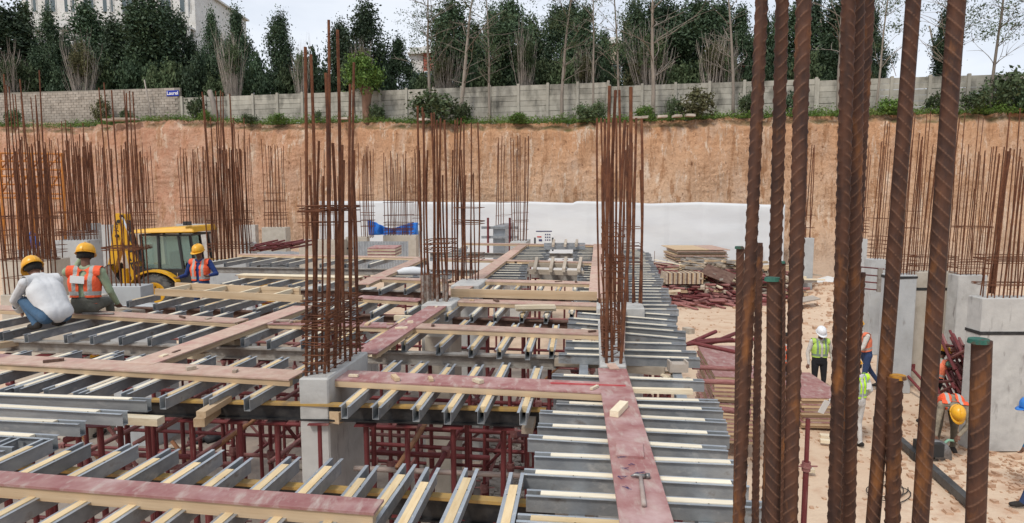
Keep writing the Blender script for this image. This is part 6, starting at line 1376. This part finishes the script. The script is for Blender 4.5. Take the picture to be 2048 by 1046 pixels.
def person(label, loc, rz, pose, shirt, trousers, vest=None, helmet=None, sleeves='long', vox=.011, scale=1.0, lower_shirt=False, group=None, belly=1.0):
    J = dict(STAND); J.update(pose); V = {k: Vector(v) for k, v in J.items() if v is not None}
    caps = []   # (a, b, ra, rb, material key)
    up = (V['neck']-V['pelvis']).normalized(); sx = (V['rsh']-V['lsh']).normalized(); fw = up.cross(sx).normalized(); fw = -fw if fw.dot(V['look']) < 0 and abs(fw.dot(V['look'])) > .2 else fw
    look = V['look'].normalized(); P = V['pelvis']; Cc = V['chest']; Nk = V['neck']; H = V['head']
    def c(a, b, ra, rb, m): caps.append((Vector(a), Vector(b), ra, rb, m))
    for s in (-1, 1):
        c(P+sx*s*.065-up*(.03 if not lower_shirt else -.03), P+sx*s*.06+up*.1, .112 if not lower_shirt else .098, .105*belly, 'T' if not lower_shirt else 'S')
        c(P+sx*s*.055+up*.1, Cc+sx*s*.07, .105*belly, .118, 'S'); c(Cc+sx*s*.07, Nk+sx*s*.08-up*.11, .118, .085, 'S')
    for s, L in ((-1,'l'), (1,'r')):
        sh, el, wr = V[L+'sh'], V[L+'el'], V[L+'wr']
        c(Nk-up*.045, sh, .062, .066, 'S'); c(sh, el, .062, .047, 'S'); c(el, sh.lerp(el,.9), .047, .047, 'S' if sleeves != 'short' else 'K')
        if sleeves == 'long': c(el, wr, .046, .034, 'S')
        else: c(el, wr, .042, .028, 'K')
        fd = (wr-el).normalized(); hd = V.get(L+'hd', wr + fd*.1); hd = hd if hd is not None else wr+fd*.1; hv = (hd-wr).normalized()
        side = hv.cross(fw if abs(hv.dot(fw)) < .9 else up).normalized(); pm = wr+hv*.075
        c(wr, wr+hv*.03, .027, .028, 'K'); 
        for q in (-.022, 0, .022): c(wr+hv*.03+side*q*.8, pm+side*q, .018, .018, 'K')
        nrm = hv.cross(side); nrm = nrm if nrm.dot(fw) > 0 else -nrm
        for i, q in enumerate((-.033,-.011,.011,.033)):
            ln = (.062,.074,.07,.055)[i]; k0 = pm+side*q; k1 = k0+(hv+nrm*.18).normalized()*ln*.55; k2 = k1+(hv*.7+nrm*.7).normalized()*ln*.5
            c(k0, k1, .0095, .0088, 'K'); c(k1, k2, .0088, .0078, 'K')
        ts = -1 if s > 0 else 1; t0 = wr+hv*.035+side*.025*ts; t1 = t0+(hv*.55+side*ts*.7+nrm*.2).normalized()*.04; c(t0, t1, .012, .0105, 'K'); c(t1, t1+(hv*.9+nrm*.3).normalized()*.03, .0105, .009, 'K')
        hp, kn, an = V[L+'hip'], V[L+'kn'], V[L+'an']; c(hp, kn, .095, .062, 'T'); c(kn, an, .06, .045, 'T')
        sd_ = (kn-an); ff = fw-fw.dot(Vector((0,0,1)))*Vector((0,0,1)); ff = ff.normalized() if ff.length > .2 else Vector((0,1,0))
        toe = V.get(L+'toe'); td = (toe-an) if toe is not None else ff*.16-Vector((0,0,.045))
        c(an-Vector((0,0,.03))-td.normalized()*.05, an+td*.55-Vector((0,0,.02)), .045, .044, 'B'); c(an+td*.5-Vector((0,0,.015)), an+td*.95-Vector((0,0,.005)), .044, .036, 'B')
    c(Nk-up*.02, H-look*.015-Vector((0,0,.04)), .056, .052, 'K')
    ear = look.cross(Vector((0,0,1))).normalized(); hu = ear.cross(look).normalized()
    c(H-look*.02+hu*.02, H+look*.0+hu*.03, .088, .085, 'K'); c(H+look*.02-hu*.03, H+look*.03-hu*.06, .068, .048, 'K')
    c(H+look*.087+hu*.01, H+look*.104-hu*.018, .010, .014, 'K'); c(H+look*.075+hu*.026-ear*.045, H+look*.075+hu*.026+ear*.045, .014, .014, 'K')
    c(H+look*.07-hu*.05-ear*.015, H+look*.07-hu*.05+ear*.015, .012, .012, 'K')
    for s in (-1, 1): c(H+ear*s*.085+hu*.012, H+ear*s*.088-hu*.02, .013, .010, 'K')
    c(P+up*.02, Cc, .1, .115, 'S'); c(P-up*(.02 if not lower_shirt else -.02), P+up*.08, .11 if not lower_shirt else .1, .11, 'T' if not lower_shirt else 'S'); c(P-sx*.06+up*.04, P+sx*.06+up*.04, .116 if not lower_shirt else .10, .116 if not lower_shirt else .10, 'T' if not lower_shirt else 'S'); c(Cc, Nk-up*.1, .118, .085, 'S')
    # collar and hem fold
    c(Nk-up*.02-sx*.03, Nk-up*.02+sx*.03, .062, .062, 'S')
    mb = MB()
    for a, b, ra, rb, m in caps: capsule(mb, a, b, ra, rb)
    me = mb.mesh('tmp', 'skin'); o = bpy.data.objects.new('tmp', me); C.objects.link(o)
    r = o.modifiers.new('r', 'REMESH'); r.mode = 'VOXEL'; r.voxel_size = vox; r.adaptivity = 0
    s_ = o.modifiers.new('s', 'SMOOTH'); s_.factor = .5; s_.iterations = 3 if vox > .009 else 4
    dg = bpy.context.evaluated_depsgraph_get(); ev = bpy.data.meshes.new_from_object(o.evaluated_get(dg)); bpy.data.objects.remove(o); ev.name = 'body'
    n = len(ev.vertices); co = np.zeros(n*3); ev.vertices.foreach_get('co', co); co = co.reshape(-1,3)
    nf = len(ev.polygons); fc = np.zeros(nf*3); ev.polygons.foreach_get('center', fc); fc = fc.reshape(-1,3)
    best = np.full(nf, 9.); idx = np.zeros(nf, int)
    for i, (a, b, ra, rb, m) in enumerate(caps):
        A = np.array(a); d = np.array(b)-A; dd = max(1e-9, d@d); t = np.clip(((fc-A)@d)/dd, 0, 1); dist = np.linalg.norm(fc-(A+t[:,None]*d), axis=1)-(ra+(rb-ra)*t); k = dist < best; best[k] = dist[k]; idx[k] = i
    keys = {'K':0,'S':1,'T':2,'B':3}; mi = np.array([keys[caps[i][4]] for i in range(len(caps))])[idx]
    ev.materials.clear()
    for m in ('skin', shirt, trousers, 'shoe'): ev.materials.append(MT[m])
    ev.polygons.foreach_set('material_index', mi.astype('i')); ev.polygons.foreach_set('use_smooth', [True]*nf); ev.update()
    t = thing('person', label, 'person', loc, group); t.rotation_euler = (0,0,rz); t.scale = (scale,)*3
    bo = bpy.data.objects.new('body', ev); C.objects.link(bo); bo.parent = t
    vn = np.zeros(n*3); ev.vertices.foreach_get('normal', vn); vn = vn.reshape(-1,3)
    polys = [tuple(p.vertices) for p in ev.polygons]
    def shell(name, mask, off, m_, uvs=None, it=4):
        ids = sorted({v for i in np.nonzero(mask)[0] for v in polys[i]}); mp = {v: k for k, v in enumerate(ids)}
        P0 = co[ids]+vn[ids]*off; F_ = [tuple(mp[v] for v in polys[i]) for i in np.nonzero(mask)[0]]
        m2 = bpy.data.meshes.new(name); m2.from_pydata(P0.tolist(), [], F_); m2.materials.append(MT[m_]); m2.polygons.foreach_set('use_smooth', [True]*len(F_))
        if uvs:
            uv = m2.uv_layers.new(name='torso'); A = np.array(P); d = np.array(up); L_ = (Nk-P).length; rel = P0-A; vv = (rel@d)/L_; uu = rel@np.array(sx)
            for l in m2.loops: uv.data[l.index].uv = (uu[l.vertex_index], vv[l.vertex_index])
        m2.update(); q = bpy.data.objects.new(name, m2); C.objects.link(q); q.parent = t
        sm = q.modifiers.new('smooth', 'SMOOTH'); sm.iterations = it
        so_ = q.modifiers.new('thick', 'SOLIDIFY'); so_.thickness = .006; so_.offset = 1; return q
    rel = fc-np.array(P); vt = (rel@np.array(up))/(Nk-P).length; ut = np.abs(rel@np.array(sx))
    tors = np.isin(idx, [i for i in range(len(caps)) if caps[i][4] in ('S','T') and i < 6] + [i for i, cc in enumerate(caps) if cc[4] == 'S' and (cc[0]-(Nk-up*.045)).length < 1e-4])
    if lower_shirt:
        for rep in (0,): shell('shirt', (mi == 1) & (vt > -.25) & (ut < .2), .022, shirt, None, 30)
    if vest: shell('vest', tors & (vt > .02) & (ut < .205) & (vt < 1.02), .016, vest, True)
    # hair below the helmet
    hr = fc-np.array(H); hf = hr@np.array(look); hz = hr@np.array(hu)
    near_h = np.linalg.norm(hr, axis=1) < .125
    shell('hair', near_h & ((hf < -.0) & (hz > -.045) | (hz > .05)) & (mi == 0), .006, 'hair')
    for s in (-1, 1):
        e = H+look*.083+hu*.010+ear*s*.032; m_ = MB(); capsule(m_, e, e+look*.001, .0085, .0085, 8, 3); m_.build('eye', 'eye', t, True, (0,0,0))
    if helmet:
        m_ = MB(); prof = [(.125,-.005),(.127,.03),(.119,.07),(.10,.105),(.07,.13),(.035,.142),(.002,.145)]
        nb = 24; b0_ = 0; hc = H+hu*.035
        def pt(r, z, j): a = 2*math.pi*j/nb; return hc + ear*(r*.9*math.cos(a)) + look*(r*1.1*math.sin(a)) + hu*z
        for (r_, z_) in prof:
            for j in range(nb): m_.v.append(tuple(pt(r_*(1+.02*math.cos(6*math.pi*j/nb)), z_, j)))
        for i in range(len(prof)-1):
            for j in range(nb): m_.f.append((i*nb+j, i*nb+(j+1)%nb, (i+1)*nb+(j+1)%nb, (i+1)*nb+j)); m_.m.append(0)
        hm = m_.build('helmet', helmet, t, True, (0,0,0)); hs = hm.modifiers.new('t', 'SOLIDIFY'); hs.thickness = .004
        m_ = MB()
        for j in range(nb+1):
            a = 2*math.pi*j/nb; w = .014+.05*max(0, math.sin(a))**3
            for r_, z_ in ((.122, .0), (.125+w, -.008-.1*w)): m_.v.append(tuple(hc + ear*(r_*.9*math.cos(a)) + look*(r_*1.1*math.sin(a)) + hu*z_))
        for j in range(nb): m_.f.append((2*j, 2*j+1, 2*j+3, 2*j+2)); m_.m.append(0)
        br = m_.build('helmet_brim', helmet, hm, True, (0,0,0)); bs_ = br.modifiers.new('t', 'SOLIDIFY'); bs_.thickness = .005; bs_.offset = 0
        m_ = MB(); m_.path([tuple(hc+look*(.13*math.cos(a)*1.1)+hu*(.15*math.sin(a))) for a in [math.pi*i/12 for i in range(13)]], .007, 6); m_.build('ridge', helmet, hm, True, (0,0,0))
    return t
def patch(t, P, w, h, ry=0, name='paper_patch', m_='paper', rz=0, rx=0):
    o = MB().box(-w/2, w/2, -.002, .002, -h/2, h/2).build(name, m_, t, False, P); o.rotation_euler = (rx, ry, rz); return o
def at_g(px, py, z): p = atz(px, py, z); return p
# squatting man, white shirt, seen from behind-left; facing left-away
b = atz(84, 662, ZJ)
person('man squatting on the joists in a white shirt and blue jeans, yellow helmet', (b.x+.05, b.y+.12, ZJ), R(58), dict(
  pelvis=(.02,-.12,.20), chest=(.0,.12,.47), neck=(0,.30,.64), head=(0,.43,.75), lsh=(-.19,.22,.60), rsh=(.19,.24,.60), lel=(-.25,.40,.37), lwr=(-.13,.56,.22), rel=(.27,.38,.35), rwr=(.12,.58,.2),
  lhip=(-.10,-.08,.18), lkn=(-.17,.34,.36), lan=(-.14,.10,.08), rhip=(.10,-.08,.18), rkn=(.17,.36,.38), ran=(.14,.12,.08), look=(0,1,-.75)), 'shirt_white', 'jeans', None, 'helmet_yellow', vox=.008, scale=.99, lower_shirt=True, belly=.95)
b = atz(163, 628, ZB)
t = person('man in an orange vest sitting with his back turned, yellow helmet', (b.x, b.y+.1, ZB), R(12), dict(
  pelvis=(0,0,.12), chest=(0,.02,.42), neck=(.01,.05,.61), head=(.0,.09,.77), lsh=(-.2,.02,.56), rsh=(.2,.02,.55), lel=(-.24,.22,.5), lwr=(-.12,.26,.72), rel=(.29,.05,.28), rwr=(.31,.2,.1),
  lhip=(-.1,.03,.1), lkn=(-.14,.42,.12), lan=(-.14,.5,-.25), rhip=(.1,.03,.1), rkn=(.13,.42,.1), ran=(.13,.5,-.28), look=(-.1,1,-.35)), 'shirt_green', 'trousers_grey', 'vest_orange', 'helmet_yellow', vox=.008, scale=1.02)
patch(t, (-.03,-.135,.47), .17, .1, R(6))
b = atd(402, 570, 13.4)
person('standing man in a dark blue shirt and orange vest behind the raised timber frame', (b.x, 13.4, 2.13), R(180), dict(rwr=(.34,.22,1.12), rel=(.30,.0,1.14), lel=(-.33,-.02,1.17), lwr=(-.28,.22,1.16), look=(.1,1,-.25), head=(0,.04,1.63)), 'shirt_navy', 'denim_dark', 'vest_orange', 'helmet_yellow', vox=.011, scale=1.0)
pf = MB().box(b.x-.6, b.x+.6, 13.1, 13.8, 2.08, 2.12).build('plank_platform', 'timber_grey'); tag(pf, 'plank platform low in the scaffold under the blue-shirted worker', 'platform')
for dx in (-.55, .55): pipe((b.x+dx, 13.5, 0), (b.x+dx, 13.5, 2.08), 'pipe leg of the plank platform, %s' % ('left' if dx < 0 else 'right'), .05, 'maroon', grp='legs of the plank platform')
def gz(x, y): return ground_h(x, y)
def put(px, D): x = (px-1024)/F*(D*.995+.39); return (x, D, gz(x, D))
person('standing man in a white helmet and yellow-green vest with black trousers', put(1639, 15.3), R(176), dict(lwr=(-.30,.08,.86), rwr=(.27,.06,.86), lel=(-.29,-.04,1.12), rel=(.28,-.02,1.12), rhd=(.33,.1,.80), lhd=(-.34,.12,.8), look=(.05,1,-.55), lan=(-.11,-.04,.09), ran=(.13,.02,.09)), 'shirt_cream', 'trousers_black', 'vest_green', 'helmet_white', scale=1.0)
person('man striding in an orange vest and dark trousers, half hidden by a near bar', put(1731, 15.8), R(95), dict(pelvis=(0,.0,.93), chest=(0,.06,1.26), neck=(0,.14,1.44), head=(0,.22,1.6), lsh=(-.18,.1,1.39), rsh=(.18,.1,1.39), lel=(-.22,.22,1.14), lwr=(-.18,.38,.98), rel=(.22,.2,1.14), rwr=(.2,.36,.98), lkn=(-.1,.06,.5), lan=(-.1,.16,.09), rkn=(.1,-.18,.52), ran=(.1,-.46,.16), look=(0,1,-.35)), 'shirt_cream', 'denim_dark', 'vest_salmon', 'helmet_yellow', scale=1.05)
t = person('man in a bright yellow vest holding a sheet of paper, head hidden by a near bar', put(1714, 12.2), R(20), dict(lel=(-.36,.06,1.15), lwr=(-.46,.2,.95), rel=(.32,-.02,1.14), rwr=(.36,.1,1.0), look=(-.4,1,-.5), head=(-.02,.05,1.62)), 'shirt_white', 'trousers_pale', 'vest_yellow', 'helmet_yellow', scale=1.0)
t['label'] = 'man in a bright yellow vest and white sleeves holding paper behind the near bars'
patch(t, (.1,-.165,1.28), .11, .13)
pp = MB().box(-.1,.1,-.002,.002,-.14,.14).build('paper_sheet', 'paper', loc=Vector(put(1648,12.2))+Vector((0,-.02,.82))); pp.rotation_euler = (R(15), R(20), R(30)); tag(pp, 'white sheet of paper in the hand of the yellow-vested man', 'paper')
person('worker in orange vest and mint sleeves reaching right, before the prop pile', put(1868, 13.6), R(-75), dict(chest=(0,.06,1.24), neck=(0,.14,1.4), head=(0,.2,1.56), lsh=(-.18,.12,1.36), rsh=(.18,.12,1.36), lel=(-.2,.4,1.3), lwr=(-.18,.65,1.28), rel=(.22,.34,1.2), rwr=(.2,.5,1.1), lkn=(-.1,.1,.5), rkn=(.1,-.16,.52), ran=(.1,-.42,.14), look=(0,1,-.3)), 'shirt_mint', 'trousers_black', 'vest_salmon', 'helmet_yellow', sleeves='short', scale=1.0)
person('worker bending down with a yellow helmet and orange vest over the black duct', put(1898, 12.0), R(162), dict(pelvis=(0,-.18,.92), chest=(0,.12,1.02), neck=(0,.32,.98), head=(0,.45,.9), lsh=(-.19,.27,.98), rsh=(.19,.27,.98), lel=(-.22,.36,.7), lwr=(-.05,.46,.5), rel=(.26,.36,.7), rwr=(.3,.44,.46), lhip=(-.1,-.16,.88), rhip=(.1,-.16,.88), lkn=(-.12,-.04,.5), rkn=(.12,-.04,.5), lan=(-.14,-.1,.09), ran=(.14,-.1,.09), look=(0,.45,-1)), 'shirt_check', 'trousers_olive', 'vest_orange', 'helmet_yellow', scale=1.05)
person('man in blue helmet and blue shirt at the right picture edge', put(2096, 9.75), R(80), dict(pelvis=(0,0,.93), chest=(0,.1,1.24), neck=(0,.18,1.4), head=(0,.28,1.55), lsh=(-.18,.14,1.36), rsh=(.18,.14,1.36), lel=(-.24,.08,1.08), lwr=(-.2,.2,.86), rel=(.24,.06,1.08), rwr=(.2,.2,.86), lkn=(-.1,.2,.52), lan=(-.1,.34,.09), rkn=(.1,-.08,.5), ran=(.1,-.36,.1), look=(0,1,-.3)), 'shirt_blue', 'denim_dark', None, 'helmet_blue', scale=1.03)
person('worker in an orange vest glimpsed between two near bars', put(1572, 14.8), R(180), {}, 'shirt_cream', 'trousers_black', 'vest_orange', None, scale=1.0)
person('worker below the deck with a yellow helmet and orange vest, between left props', (put(190, 12.8)[0], 12.8, .03), R(150), {}, 'shirt_cream', 'trousers_grey', 'vest_orange', 'helmet_yellow', scale=1.0)
person('worker crouching beneath the far deck, yellow helmet just visible', (put(508, 17.5)[0], 17.5, .5), R(190), dict(look=(0,1,-.5)), 'shirt_white', 'trousers_grey', None, 'helmet_yellow', scale=1.0)
